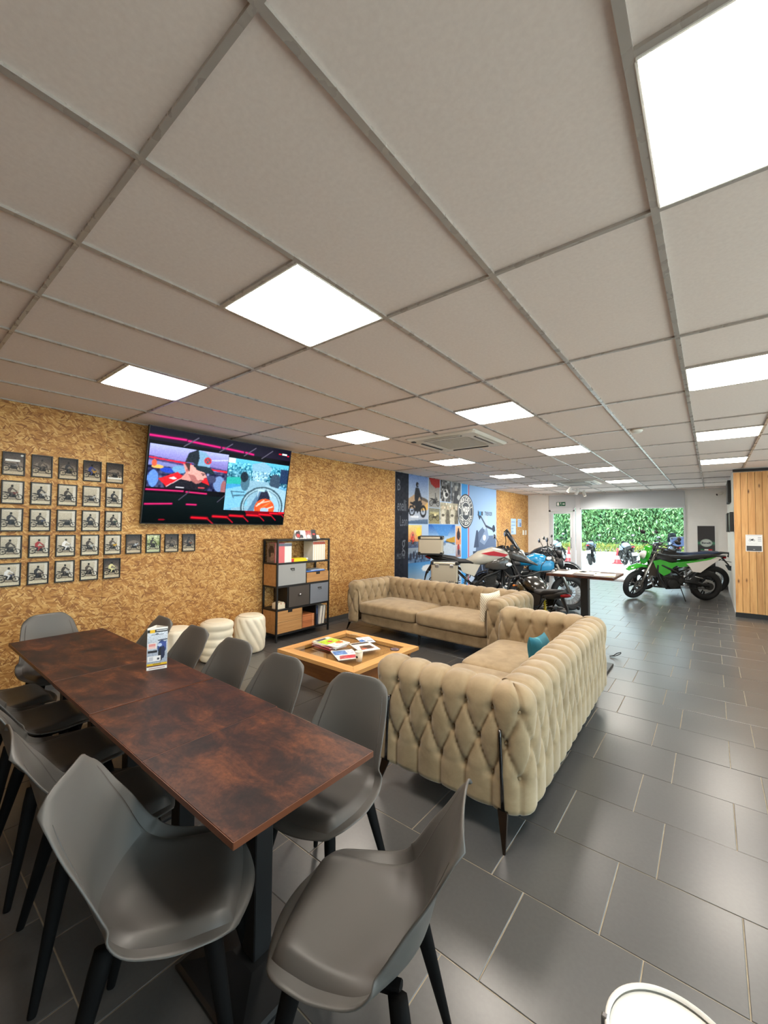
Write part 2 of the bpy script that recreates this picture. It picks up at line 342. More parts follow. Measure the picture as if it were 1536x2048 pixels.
# ---- flat prints: a small painter, its pixels become vertex colours of a flat sheet
class Paint:
    def __init__(s, w, h, bg=(255, 255, 255)):
        s.w, s.h = w, h; s.a = np.zeros((h, w, 3)); s.a[:] = bg
        s.Y, s.X = np.mgrid[0:h, 0:w]; s.X = (s.X + .5) / w; s.Y = (s.Y + .5) / h; s.ar = w / h
    def put(s, mask, c, al=1.0):
        mk = mask[..., None] * al; s.a = s.a * (1 - mk) + np.array(c, float) * mk; return s
    def rect(s, x0, y0, x1, y1, c, al=1.0): return s.put(((s.X >= x0) & (s.X <= x1) & (s.Y >= y0) & (s.Y <= y1)).astype(float), c, al)
    def vgrad(s, x0, y0, x1, y1, c0, c1):
        t = np.clip((s.Y - y0) / max(1e-6, y1 - y0), 0, 1)[..., None]; g = np.array(c0) * (1 - t) + np.array(c1) * t
        mk = ((s.X >= x0) & (s.X <= x1) & (s.Y >= y0) & (s.Y <= y1))[..., None]; s.a = np.where(mk, g, s.a); return s
    def ell(s, cx, cy, rx, ry, c, al=1.0, ring=0.0):
        d = ((s.X - cx) / rx) ** 2 + ((s.Y - cy) / ry) ** 2; mk = d <= 1
        if ring: mk &= d >= (1 - ring) ** 2
        return s.put(mk.astype(float), c, al)
    def poly(s, pts, c, al=1.0):
        ins = np.zeros(s.X.shape, bool); k = len(pts)
        for i in range(k):
            (x0, y0), (x1, y1) = pts[i], pts[(i + 1) % k]
            if y0 == y1: continue
            ins ^= ((y0 > s.Y) != (y1 > s.Y)) & (s.X < (x1 - x0) * (s.Y - y0) / (y1 - y0) + x0)
        return s.put(ins.astype(float), c, al)
    def line(s, x0, y0, x1, y1, wd, c, al=1.0):
        px, py = (s.X - x0) * s.ar, s.Y - y0; dx, dy = (x1 - x0) * s.ar, y1 - y0
        t = np.clip((px * dx + py * dy) / (dx * dx + dy * dy + 1e-12), 0, 1); d = np.hypot(px - t * dx, py - t * dy)
        return s.put(np.clip((wd - d) * s.h * 0.7 + 0.5, 0, 1), c, al)
    def grain(s, amp, x0=0, y0=0, x1=1, y1=1, k=1):
        g = rng.normal(0, amp, (s.h // k + 1, s.w // k + 1, 1)); g = np.kron(g, np.ones((k, k, 1)))[:s.h, :s.w]
        mk = ((s.X >= x0) & (s.X <= x1) & (s.Y >= y0) & (s.Y <= y1))[..., None]; s.a = np.where(mk, np.clip(s.a + g, 0, 255), s.a); return s
    def blur(s, k=1):
        for _ in range(k):
            p = np.pad(s.a, ((1, 1), (1, 1), (0, 0)), 'edge'); s.a = (p[1:-1, 1:-1] * 2 + p[:-2, 1:-1] + p[2:, 1:-1] + p[1:-1, :-2] + p[1:-1, 2:]) / 6
        return s
    def moto(s, cx, cy, k, body, dark=(30, 30, 32), rider=None, flip=1, ky=None):
        ky = ky or k * s.ar; P = lambda x, y: (cx + flip * x * k, cy + y * ky)
        for wx in (-.62, .62):
            s.ell(*P(wx, 0), .33 * k, .33 * ky, dark, 1, 0.24); s.ell(*P(wx, 0), .07 * k, .07 * ky, dark)
        s.poly([P(-.35, -.02), P(.3, -.05), P(.34, .3), P(-.25, .34)], dark)
        s.poly([P(-.1, .3), P(.32, .3), P(.36, .52), P(.1, .6), P(-.12, .5)], body)
        s.poly([P(-.85, .5), P(-.8, .58), P(-.1, .52), P(0, .36), P(-.3, .34)], dark)
        s.line(*P(.62, 0), *P(.36, .62), .035 * ky, dark); s.line(*P(.28, .66), *P(.42, .72), .03 * ky, dark); s.ell(*P(.44, .52), .08 * k, .09 * ky, body)
        s.line(*P(-.62, 0), *P(-.1, .12), .03 * ky, dark)
        if rider:
            s.poly([P(-.42, .5), P(-.2, .5), P(.1, 1.05), P(-.15, 1.12), P(-.38, .9)], rider); s.line(*P(0, 1.0), *P(.34, .7), .06 * ky, rider)
            s.line(*P(-.25, .55), *P(.05, .4), .08 * ky, rider); s.line(*P(.05, .4), *P(-.08, .08), .06 * ky, rider); s.ell(*P(-.02, 1.25), .12 * k, .13 * ky, dark)
        return s
    def sheet(s, name, o, u, v, m, parent=None):   # o: lower-left corner; u, v: full edge vectors
        w, h = s.w, s.h; o, u, v = np.array(o, float), np.array(u, float), np.array(v, float)
        tu = np.linspace(0, 1, w); tv = np.linspace(0, 1, h)
        V = (o + tu[None, :, None] * u + tv[:, None, None] * v).reshape(-1, 3)
        f = [(j * w + i, j * w + i + 1, (j + 1) * w + i + 1, (j + 1) * w + i) for j in range(h - 1) for i in range(w - 1)]
        me = mesh(name, V, f, m); ca = me.color_attributes.new('ink', 'FLOAT_COLOR', 'POINT')
        c = np.ones((w * h, 4)); c[:, :3] = lin(np.clip(s.a, 0, 255).reshape(-1, 3) / 255.0); ca.data.foreach_set('color', c.ravel().astype(np.float32))
        return link(name, me, parent)

def text_mesh(txt, size=1.0, ext=0.0, bold=0.0):
    cu = bpy.data.curves.new('lettering', 'FONT'); cu.body = txt; cu.size = size; cu.align_x = 'CENTER'; cu.align_y = 'CENTER'; cu.extrude = ext; cu.resolution_u = 2; cu.offset = bold * size
    o = bpy.data.objects.new('lettering', cu); COL.objects.link(o); dg = bpy.context.evaluated_depsgraph_get()
    me = bpy.data.meshes.new_from_object(o.evaluated_get(dg)); bpy.data.objects.remove(o); bpy.data.curves.remove(cu)
    v = np.array([tuple(q.co) for q in me.vertices]).reshape(-1, 3); f = [list(q.vertices) for q in me.polygons]; bpy.data.meshes.remove(me)
    return v, f
def lettering(name, txt, size, m, c, u, v, parent=None, sx=1.0, bold=0.0):
    """flat print: word centred at c, reading along u with v up (unit vectors)"""
    V, f = text_mesh(txt, size, 0, bold); c, u, v = np.array(c, float), np.array(u, float), np.array(v, float)
    return link(name, mesh(name, c + V[:, :1] * sx * u + V[:, 1:2] * v, f, m), parent)
def ring_lettering(name, txt, R, size, a0, a1, m, c, u, v, parent, bottom=False):
    V, F, n = [], [], 0; c, u, v = np.array(c, float), np.array(u, float), np.array(v, float)
    for i, ch in enumerate(txt):
        if ch == ' ': continue
        a = a0 + (a1 - a0) * i / (len(txt) - 1); w, f = text_mesh(ch, size, 0, .025); rot = a - PI / 2 if not bottom else a + PI / 2
        x = w[:, 0] * math.cos(rot) - w[:, 1] * math.sin(rot) + R * math.cos(a); y = w[:, 0] * math.sin(rot) + w[:, 1] * math.cos(rot) + R * math.sin(a)
        V.append(c + x[:, None] * u + y[:, None] * v); F += [[k + n for k in q] for q in f]; n += len(w)
    return link(name, mesh(name, np.vstack(V), F, m), parent)
INKW = mat('white_ink', (236, 236, 234), 0.5); INKG = mat('grey_ink', (92, 98, 112), 0.5); INKK = mat('black_ink', (28, 28, 32), 0.5); INKR = mat('red_ink', (200, 40, 44), 0.5)
INKB = mat('blue_ink', (60, 140, 200), 0.5); INKN = mat('navy_ink', (30, 42, 58), 0.5); INKGR = mat('green_ink', (20, 110, 60), 0.5)

# ================================================================== THE ROOM
CZ = 2.691; XL = -4.21; YF = 12.5; XR = 3.6; YB = -4.2; PX = 1.06; PY = 8.2
# floor: grout bed, 45 cm tiles in third-offset courses
fl = structure(box('floor', ((XL + XR) / 2 - .1, (YF + YB) / 2, -0.053), (XR - XL + .6, YF - YB + .5, 0.1), GROUT), 'dark grey slate-look tile floor with sandy joints')
TX, TY = 0.443, 0.4487
tiles = []
for k in range(-10, 28):
    y0 = 0.152 + k * TY; x0 = -0.073 + (0 if k % 2 == 0 else 0.148)
    for i in range(-11, 9):
        xa, xb = max(x0 + i * TX + .0022, XL), min(x0 + (i + 1) * TX - .0022, XR); ya, yb = max(y0 + .0022, YB), min(y0 + TY - .0022, YF)
        if xb - xa > .02 and yb - ya > .02: tiles.append((xa, ya, xb, yb))
def shown(t):
    c = Vector(((t[0] + t[2]) / 2, (t[1] + t[3]) / 2, 0)) - EYE; d = c.dot(_f2)
    if d < .4: return 0
    u, v = c.dot(_r3) / d * FPX, c.dot(_u3) / d * FPX
    if abs(u) > 768 + 300 / d or v < -1024 - 350 / d: return 0
    return 1 / d ** 3
tiles.sort(key=shown, reverse=True)
tcache = {}
def tile_mesh(w, h):
    key = (round(w, 3), round(h, 3))
    if key not in tcache:
        b = .0016; x, y = w / 2, h / 2
        v = [(-x, -y, -.006), (x, -y, -.006), (x, y, -.006), (-x, y, -.006), (-x, -y, -b), (x, -y, -b), (x, y, -b), (-x, y, -b), (-x + b, -y + b, 0), (x - b, -y + b, 0), (x - b, y - b, 0), (-x + b, y - b, 0)]
        f = [(0, 1, 5, 4), (1, 2, 6, 5), (2, 3, 7, 6), (3, 0, 4, 7), (4, 5, 9, 8), (5, 6, 10, 9), (6, 7, 11, 10), (7, 4, 8, 11), (8, 9, 10, 11)]
        tcache[key] = (v, f, mesh('tile', v, f, TILE))
    return tcache[key]
far = MB()
for n_, t in enumerate(tiles):
    v, f, me = tile_mesh(t[2] - t[0], t[3] - t[1]); c = ((t[0] + t[2]) / 2, (t[1] + t[3]) / 2, random.uniform(-.0003, .0003))
    if n_ < 300 and shown(t) > 0: link('tile', me, fl, np.array(c) - np.array(fl.location))
    else: far.add(np.array(v) + np.array(c) - np.array(fl.location), f)
o = far.build('far_tiles', TILE, fl); o['kind'] = 'stuff'

# ceiling: deck, 60 x 120 tiles between grid bars
ce = structure(box('ceiling', ((XL + XR) / 2, (YF + YB) / 2, CZ + .16), (XR - XL + .4, YF - YB + .4, 0.1), CEIL), 'suspended ceiling of large off-white tiles in a thin metal grid')
CEL = np.array(ce.location)
LIGHTS = [(-5, 0), (-2, 0), (1, 0), (-5, 2), (-2, 2), (1, 2), (-5, 4), (-2, 4), (1, 4), (-5, 6), (-2, 6), (1, 6), (-5, 8), (-2, 8)]   # (i, k): x 0.6 i, y 1.2 k - .6
def ctile(xa, ya, xb, yb):
    w, h = xb - xa - .008, yb - ya - .006
    key = ('c', round(w, 3), round(h, 3))
    if key not in tcache:
        b = MB().box((0, 0, .007), (w, h, .014), .003); tcache[key] = mesh('ceiling_tile', np.vstack(b.v), b.f, CEIL)
    link('ceiling_tile', tcache[key], ce, np.array(((xa + xb) / 2, (ya + yb) / 2, CZ + .0112)) - CEL)
lightset = {(i, k) for i, k in LIGHTS}
ACS = [(-1.8, 3.0), (-1.8, 9.0)]
xs = [XL] + [0.6 * i for i in range(-7, 6)] + [XR]; ys = [YB] + [1.2 * j for j in range(-3, 11)] + [YF]
xs = sorted(set(np.round(xs, 3))); ys = sorted(set(np.round(ys, 3)))
for a in range(len(xs) - 1):
    for b in range(len(ys) - 1):
        xa, xb, ya, yb = xs[a], xs[a + 1], ys[b], ys[b + 1]
        if xb - xa < .05 or yb - ya < .05: continue
        cx, cy = (xa + xb) / 2, (ya + yb) / 2
        if cx > PX and cy > PY: continue
        if any(abs(cx - ax) < .6 and abs(cy - ay) < .6 for ax, ay in ACS): continue
        i = round(xa / .6); k = round(yb / 1.2)
        if (i, k) in lightset and abs(yb - 1.2 * k) < .01: yb = yb - .6
        ctile(xa, ya, xb, yb)
for x in xs[1:-1]:
    e = YF if x < PX else PY
    box('ceiling_bar', np.array((x, (YB + e) / 2, CZ + .0055)) - CEL, (.024, e - YB, .011), BAR, ce)
for y in ys[1:-1]:
    for a in range(len(xs) - 1):
        if xs[a + 1] - xs[a] < .05: continue
        cx = (xs[a] + xs[a + 1]) / 2
        if cx > PX and y > PY: continue
        if any(abs(cx - ax) < .6 and abs(y - ay) < .3 for ax, ay in ACS): continue
        box('cross_bar', np.array((cx, y, CZ + .0055)) - CEL, (xs[a + 1] - xs[a] - .024, .018, .0108), BAR, ce)
for i, k in LIGHTS: box('cross_bar', np.array((.6 * i + .3, 1.2 * k - .6, CZ + .0055)) - CEL, (.576, .018, .0108), BAR, ce)

# walls
wl = structure(box('wall_left', (XL - .08, (YF + YB) / 2, 1.4), (.14, YF - YB, 2.8), WHITEWALL), 'long side wall clad in chipboard sheets')
WLL = np.array(wl.location)
for ya, yb in ((YB, -2.6), (-2.6, -.15), (-.15, 2.35), (2.35, 4.868), (9.815, 11.2), (11.2, YF)):
    box('chipboard_sheet', np.array((XL - .002, (ya + yb) / 2, (.08 + CZ + .01) / 2)) - WLL, (.018, yb - ya - .002, CZ + .01 - .08), OSB, wl)
structure(box('baseboard_left', (XL - .002, (YF + YB) / 2, .04), (.014, YF - YB, .08), PLINTH), 'dark grey tile skirting under the chipboard')
wf = MB()
for x0, x1, z0, z1 in ((XL - .1, -3.50, 0, 2.8), (-3.5, .165, 2.66, 2.8), (.165, PX + .1, 0, 2.8)):
    wf.box(((x0 + x1) / 2, YF + .1, (z0 + z1) / 2), (x1 - x0, .2, z1 - z0))
structure(wf.build('wall_far', WHITEWALL), 'white end wall with glazed door and shop window')
structure(box('baseboard_far', ((.165 + PX) / 2, YF - .008, .045), (PX - .165, .016, .09), PLINTH), 'dark skirting under the white end wall')
structure(box('wall_back', ((XL + XR) / 2, YB - .1, 1.4), (XR - XL + .4, .2, 2.8), m_plain_noise('warm_wall_paint', (168, 132, 100), (176, 140, 106), 3, .7)), 'warm wall behind the viewer')
wr = MB()  # unseen right wall, opened up for the added daylight glazing
for y0, y1, z0, z1 in ((YB, -3.6, 0, 2.8), (7.4, PY, 0, 2.8), (-3.6, 7.4, 2.5, 2.8), (-3.6, 7.4, 0, .12)): wr.box((XR + .1, (y0 + y1) / 2, (z0 + z1) / 2), (.2, y1 - y0, z1 - z0))
structure(wr.build('wall_right', WHITEWALL), 'white wall around the added daylight glazing at the right of the room')
w2 = MB(); SG = mat('added_glazing_frame', (206, 208, 212), .4)  # glazing and panes added out of view to brighten the ceiling with daylight
for k in range(6): w2.box((XR + .1, -3.6 + 2.2 * k, 1.31), (.08, .08, 2.38), .004)
w2.box((XR + .1, 1.9, .15), (.08, 11, .06)).box((XR + .1, 1.9, 2.47), (.08, 11, .06))
w2o = structure(w2.build('added_window', SG), 'long glazing added in the unseen right wall to let daylight in')
for k in range(5): box('pane', (XR + .1, -2.5 + 2.2 * k, 1.31), (.012, 2.1, 2.3), GLASS, w2o)
wb = MB().box(((PX + XR) / 2 + .02, (PY + YF) / 2 + .012, 1.4), (XR - PX + .02, YF - PY - .016, 2.8))
structure(wb.build('wall_partition', WHITEWALL), 'partition block with white side and pine plank front')
PART = bpy.data.objects['wall_partition']
pcache = {}
def plank(name, c, d, m):
    key = (name, round(d[0], 3), round(d[1], 3), round(d[2], 3))
    if key not in pcache:
        b = MB().box((0, 0, 0), d, .003); pcache[key] = mesh(name, np.vstack(b.v), b.f, m)
    return link(name, pcache[key], PART, c)
structure(box('plank_backing', ((PX + XR) / 2 + .012, PY + .0145, 1.36), (XR - PX - .02, .003, 2.5), BLACK, PART))
x = PX + .005
while x < XR - .05:
    plank('pine_plank', (x + .049, PY + random.uniform(-.001, .001) + .008, (.085 + 2.63) / 2), (.0945, .02, 2.63 - .085), PINE); x += .098
WPL = mat('white_board_paint', (226, 224, 214), .5)
y = PY + .022
while y < YF - .05:
    plank('white_plank', (PX + .019 + random.uniform(-.001, .001), y + .07, (.085 + 2.66) / 2), (.02, .138, 2.66 - .085), WPL); y += .14
o = structure(box('baseboard_partition', ((PX + XR) / 2, PY + .009, .042), (XR - PX, .018, .084), BLACK), 'black plinth under the pine planks'); 
structure(box('baseboard_side', (PX + .02, (PY + YF) / 2 + .1, .042), (.018, YF - PY - .1, .084), BLACK), 'black plinth under the white side planks')
structure(box('trim_1', ((PX + XR) / 2, PY + .009, 2.663), (XR - PX, .02, .05), BLACK), 'black shadow strip above the pine planks')

# door, window, shutter boxes (grey-white frames)
FRM = mat('pale_frame_aluminium', (206, 208, 212), .4)
BOXM = mat('shutter_box_grey', (196, 200, 204), .5)
yd = YF + .02
dr = MB()
for c, d in (((-3.47, yd, 1.09), (.06, .09, 2.18)), ((-2.72, yd, 1.09), (.07, .09, 2.18)), ((-3.1, yd, 2.19), (.8, .09, .14))): dr.box(c, d, .004)
d1 = structure(dr.build('door_1', FRM), 'glazed entrance door in pale aluminium frame')
lf = MB()
for c, d in (((-3.40, yd - .01, 1.06), (.075, .05, 2.1)), ((-2.80, yd - .01, 1.06), (.075, .05, 2.1)), ((-3.1, yd - .01, 2.085), (.53, .05, .06)), ((-3.1, yd - .01, .07), (.53, .05, .13))): lf.box(c, d, .004)
lfo = lf.build('door_leaf', FRM, d1); box('pane', (-3.1, yd - .01, 1.1), (.53, .012, 1.97), GLASS, lfo)
hb = MB().tube([(-2.80, yd - .035, .95), (-2.80, yd - .09, .97), (-2.80, yd - .09, 1.25), (-2.80, yd - .035, 1.27)], .012, 8); hb.build('door_handle', STEEL, d1, True)
w1 = MB()
for c, d in (((-2.585, yd, 1.12), (.15, .09, 2.24)), ((.16, yd, 1.12), (.05, .09, 2.24)), ((-1.2, yd, 2.215), (2.7, .09, .06)), ((-1.2, yd, .03), (2.66, .1, .06))): w1.box(c, d, .004)
w1o = structure(w1.build('window_1', FRM), 'wide shop window in pale aluminium frame')
box('pane', (-1.18, yd, 1.12), (2.66, .012, 2.12), GLASS, w1o)
for n_, (x0, x1) in enumerate(((-3.49, -2.68), (-2.52, .165))):
    b = MB().box(((x0 + x1) / 2, YF + .02, 2.44), (x1 - x0 + .01, .12, .40), .006).box(((x0 + x1) / 2, YF - .04, 2.645), (x1 - x0, .02, .02)).box(((x0 + x1) / 2, YF - .04, 2.25), (x1 - x0, .02, .02))
    structure(b.build('trim_%d' % (n_ + 2), BOXM), ('shutter box above the glazed door', 'long shutter box above the shop window')[n_])
structure(box('trim_4', (-2.6, YF + .02, 2.45), (.16, .1, .45), FRM), 'pale post between door and window heads')

# ceiling lights
names = {(-5, 0): 'above the photo wall, left of the screen', (-2, 0): 'above the brown dining tables, whole square in view', (1, 0): 'cut off by the right edge, largest and nearest of all',
         (-5, 2): 'above the bookshelf, right of the lit screen', (-2, 2): 'right in front of the nearer air conditioner', (1, 2): 'at the right edge, nearest the big cut-off one',
         (-5, 4): 'above the dark stripe of the mural', (-2, 4): 'two tiles right of the nearer air conditioner', (1, 4): 'second of three in a line before the pine planks',
         (-5, 6): 'above the round emblem of the mural', (-2, 6): 'between smoke detector and farther air conditioner', (1, 6): 'closest to the top of the pine plank wall',
         (-5, 8): 'left of the farther air conditioner', (-2, 8): 'right of the farther air conditioner, above shop window'}
lm0 = None
for i, k in LIGHTS:
    t = thing('ceiling_light', 'lit square ceiling panel ' + names[(i, k)], 'light', (.6 * i + .3, 1.2 * k - .3, CZ), 0, 'square ceiling light panels')
    if lm0 is None:
        fr = MB()
        for c, d in (((0, .286, .003), (.576, .010, .010)), ((0, -.286, .003), (.576, .010, .010)), ((.286, 0, .003), (.010, .562, .010)), ((-.286, 0, .003), (.010, .562, .010))): fr.box(c, d, .002)
        fr.box((0, 0, .022), (.586, .586, .012))
        q = [(-.281, -.262), (-.262, -.281), (.262, -.281), (.281, -.262), (.281, .262), (.262, .281), (-.262, .281), (-.281, .262)]
        lm0 = (mesh('frame', np.vstack(fr.v), fr.f, WHITEPL), mesh('diffuser', [(a, b, -.003) for a, b in q] + [(a, b, .012) for a, b in q], [list(range(8))[::-1], list(range(8, 16))] + [(j, (j + 1) % 8, (j + 1) % 8 + 8, j + 8) for j in range(8)], LAMPMAT))
    link('frame', lm0[0], t); link('diffuser', lm0[1], t)

# air conditioner cassettes
DARKG = mat('dark_slot', (40, 40, 42), .6); ACW = mat('cassette_white', (214, 210, 202), .45); GRILL = mat('grille_grey', (150, 146, 138), .6)
def cassette(x, y, label):
    t = thing('air_conditioner', label, 'air conditioner', (x, y, CZ), 0, 'ceiling cassettes')
    fp = MB()
    for c, d in (((0, .54, .006), (1.18, .11, .012)), ((0, -.54, .006), (1.18, .11, .012)), ((.54, 0, .006), (.11, .97, .012)), ((-.54, 0, .006), (.11, .97, .012))): fp.box(c, d)
    fp.build('filler_panel', CEIL, t)
    R = lambda a, r, z: [(sx * (a - (0 if ax else r)), sy * (a - (r if ax else 0)), z) for sx, sy, ax in ((1, -1, 1), (1, 1, 1), (1, 1, 0), (-1, 1, 0), (-1, 1, 1), (-1, -1, 1), (-1, -1, 0), (1, -1, 0))]
    rings = [R(.475, .02, .012), R(.475, .02, -.012), R(.45, .03, -.03), R(.30, .03, -.034), R(.29, .03, -.026)]
    v = [p for r in rings for p in r]; f = [(i * 8 + j, i * 8 + (j + 1) % 8, (i + 1) * 8 + (j + 1) % 8, (i + 1) * 8 + j) for i in range(4) for j in range(8)]
    link('body', mesh('body', v, f, ACW), t)
    g = MB().box((0, 0, -.022), (.58, .58, .008))
    g.build('grille', GRILL, t)
    s_ = MB()
    for j in range(18): s_.box((0, -.27 + j * .0318, -.03), (.56, .008, .008))
    s_.build('grille_slats', ACW, t)
    for n_ in range(4):
        a = n_ * PI / 2; c = (math.cos(a) * .37, math.sin(a) * .37, -.034)
        o = box('air_slot', c, (.03, .52, .01), DARKG, t, .003); o.rotation_euler = (0, .25, a)
        o = box('flap', (math.cos(a) * .4, math.sin(a) * .4, -.037), (.045, .5, .006), ACW, t, .002); o.rotation_euler = (0, .12, a)
    box('sensor', (-.4, -.4, -.036), (.05, .05, .012), DARKG, t, .004)
cassette(-1.8, 3.0, 'white ceiling cassette air conditioner with square grille, the nearer one')
cassette(-1.8, 9.0, 'white ceiling cassette air conditioner above the shop window, farther one')
t = thing('smoke_detector', 'small round white smoke detector on a ceiling bar', 'smoke detector', (.1, 3.64, CZ))
MB().lathe([(.001, 0), (.062, 0), (.062, -.012), (.05, -.03), (.03, -.038), (.001, -.04)]).build('body', WHITEPL, t, True); MB().lathe([(.064, -.001), (.064, -.008), (.06, -.009)], cap=False).build('base', mat('beige_ring', (170, 150, 130), .5), t)
for n_, y in enumerate((9.75, 10.55, 11.35)):
    t = thing('spotlight', 'white tilted ceiling spotlight, ' + ('nearest of the three', 'middle of the three', 'last of the three before the window')[n_], 'spotlight', (-2.16, y, CZ), 0, 'white ceiling spotlights')
    MB().lathe([(.04, 0), (.04, -.015), (.012, -.02), (.012, -.07)]).build('mount', WHITEPL, t, True)
    a = Vector(((-.6, -.1, -.75), (-.5, .2, -.75), (.25, .3, -.9))[n_]).normalized(); c = Vector((0, 0, -.1))
    MB().tube([c - a * .07, c + a * .07], .042, 14).build('lamp_head', WHITEPL, t); MB().tube([c + a * .068, c + a * .073], .034, 14).build('lens', mat('spot_lens', (240, 236, 220), .2, Emission_Color=(1, .93, .84, 1), Emission_Strength=6.0), t)
    ld = bpy.data.lights.new('spot_beam', 'SPOT'); ld.energy = 75; ld.spot_size = math.radians(150); ld.spot_blend = .6; ld.color = (1, .95, .88); ld.shadow_soft_size = .035
    lo = link('spot_beam', ld, t, c + a * .08); lo.rotation_euler = a.to_track_quat('-Z', 'Y').to_euler()
t = thing('security_camera', 'small white security camera high in the wall corner', 'camera', (.97, YF, 2.56))
MB().lathe([(.035, 0), (.035, -.03), (.015, -.04)], axis='y').build('mount', WHITEPL, t, True); MB().tube([(0, -.05, -.01), (-.1, -.12, -.05)], .035, 12).build('housing', WHITEPL, t); MB().tube([(-.1, -.12, -.05), (-.106, -.124, -.053)], .026, 12).build('lens', BLACK, t)

# exit sign, switch plates and papers near the far corner
t = thing('exit_sign', 'green emergency exit sign above the glazed door', 'sign', (-3.11, YF - .055, 2.37))
box('panel', (0, 0, 0), (.28, .02, .13), mat('exit_green', (16, 92, 62), .4), t, .003)
pic = MB().prism([(-.12, -.05), (-.05, -.05), (-.05, .05), (-.12, .05)], -.012, -.0105).prism([(.05, -.012), (.09, -.012), (.09, -.03), (.13, 0), (.09, .03), (.09, .012), (.05, .012)], -.012, -.0105)
pic.build('white_door_and_arrow', INKW, t)
man = MB().ball((-.0, -.011, .042), .011, 8, (1, .15, 1)).tube([(-.002, -.0112, .03), (.008, -.0112, -.005)], .008, 6, flat=.15).tube([(.008, -.0112, -.005), (.028, -.0112, -.03), (.02, -.0112, -.05)], .005, 6, flat=.2).tube([(.008, -.0112, -.005), (-.01, -.0112, -.025), (-.03, -.0112, -.03)], .005, 6, flat=.2).tube([(.0, -.0112, .022), (-.02, -.0112, .012), (-.028, -.0112, .025)], .004, 6, flat=.2).tube([(.0, -.0112, .022), (.02, -.0112, .012), (.03, -.0112, .02)], .004, 6, flat=.2)
man.build('running_figure', INKW, t)

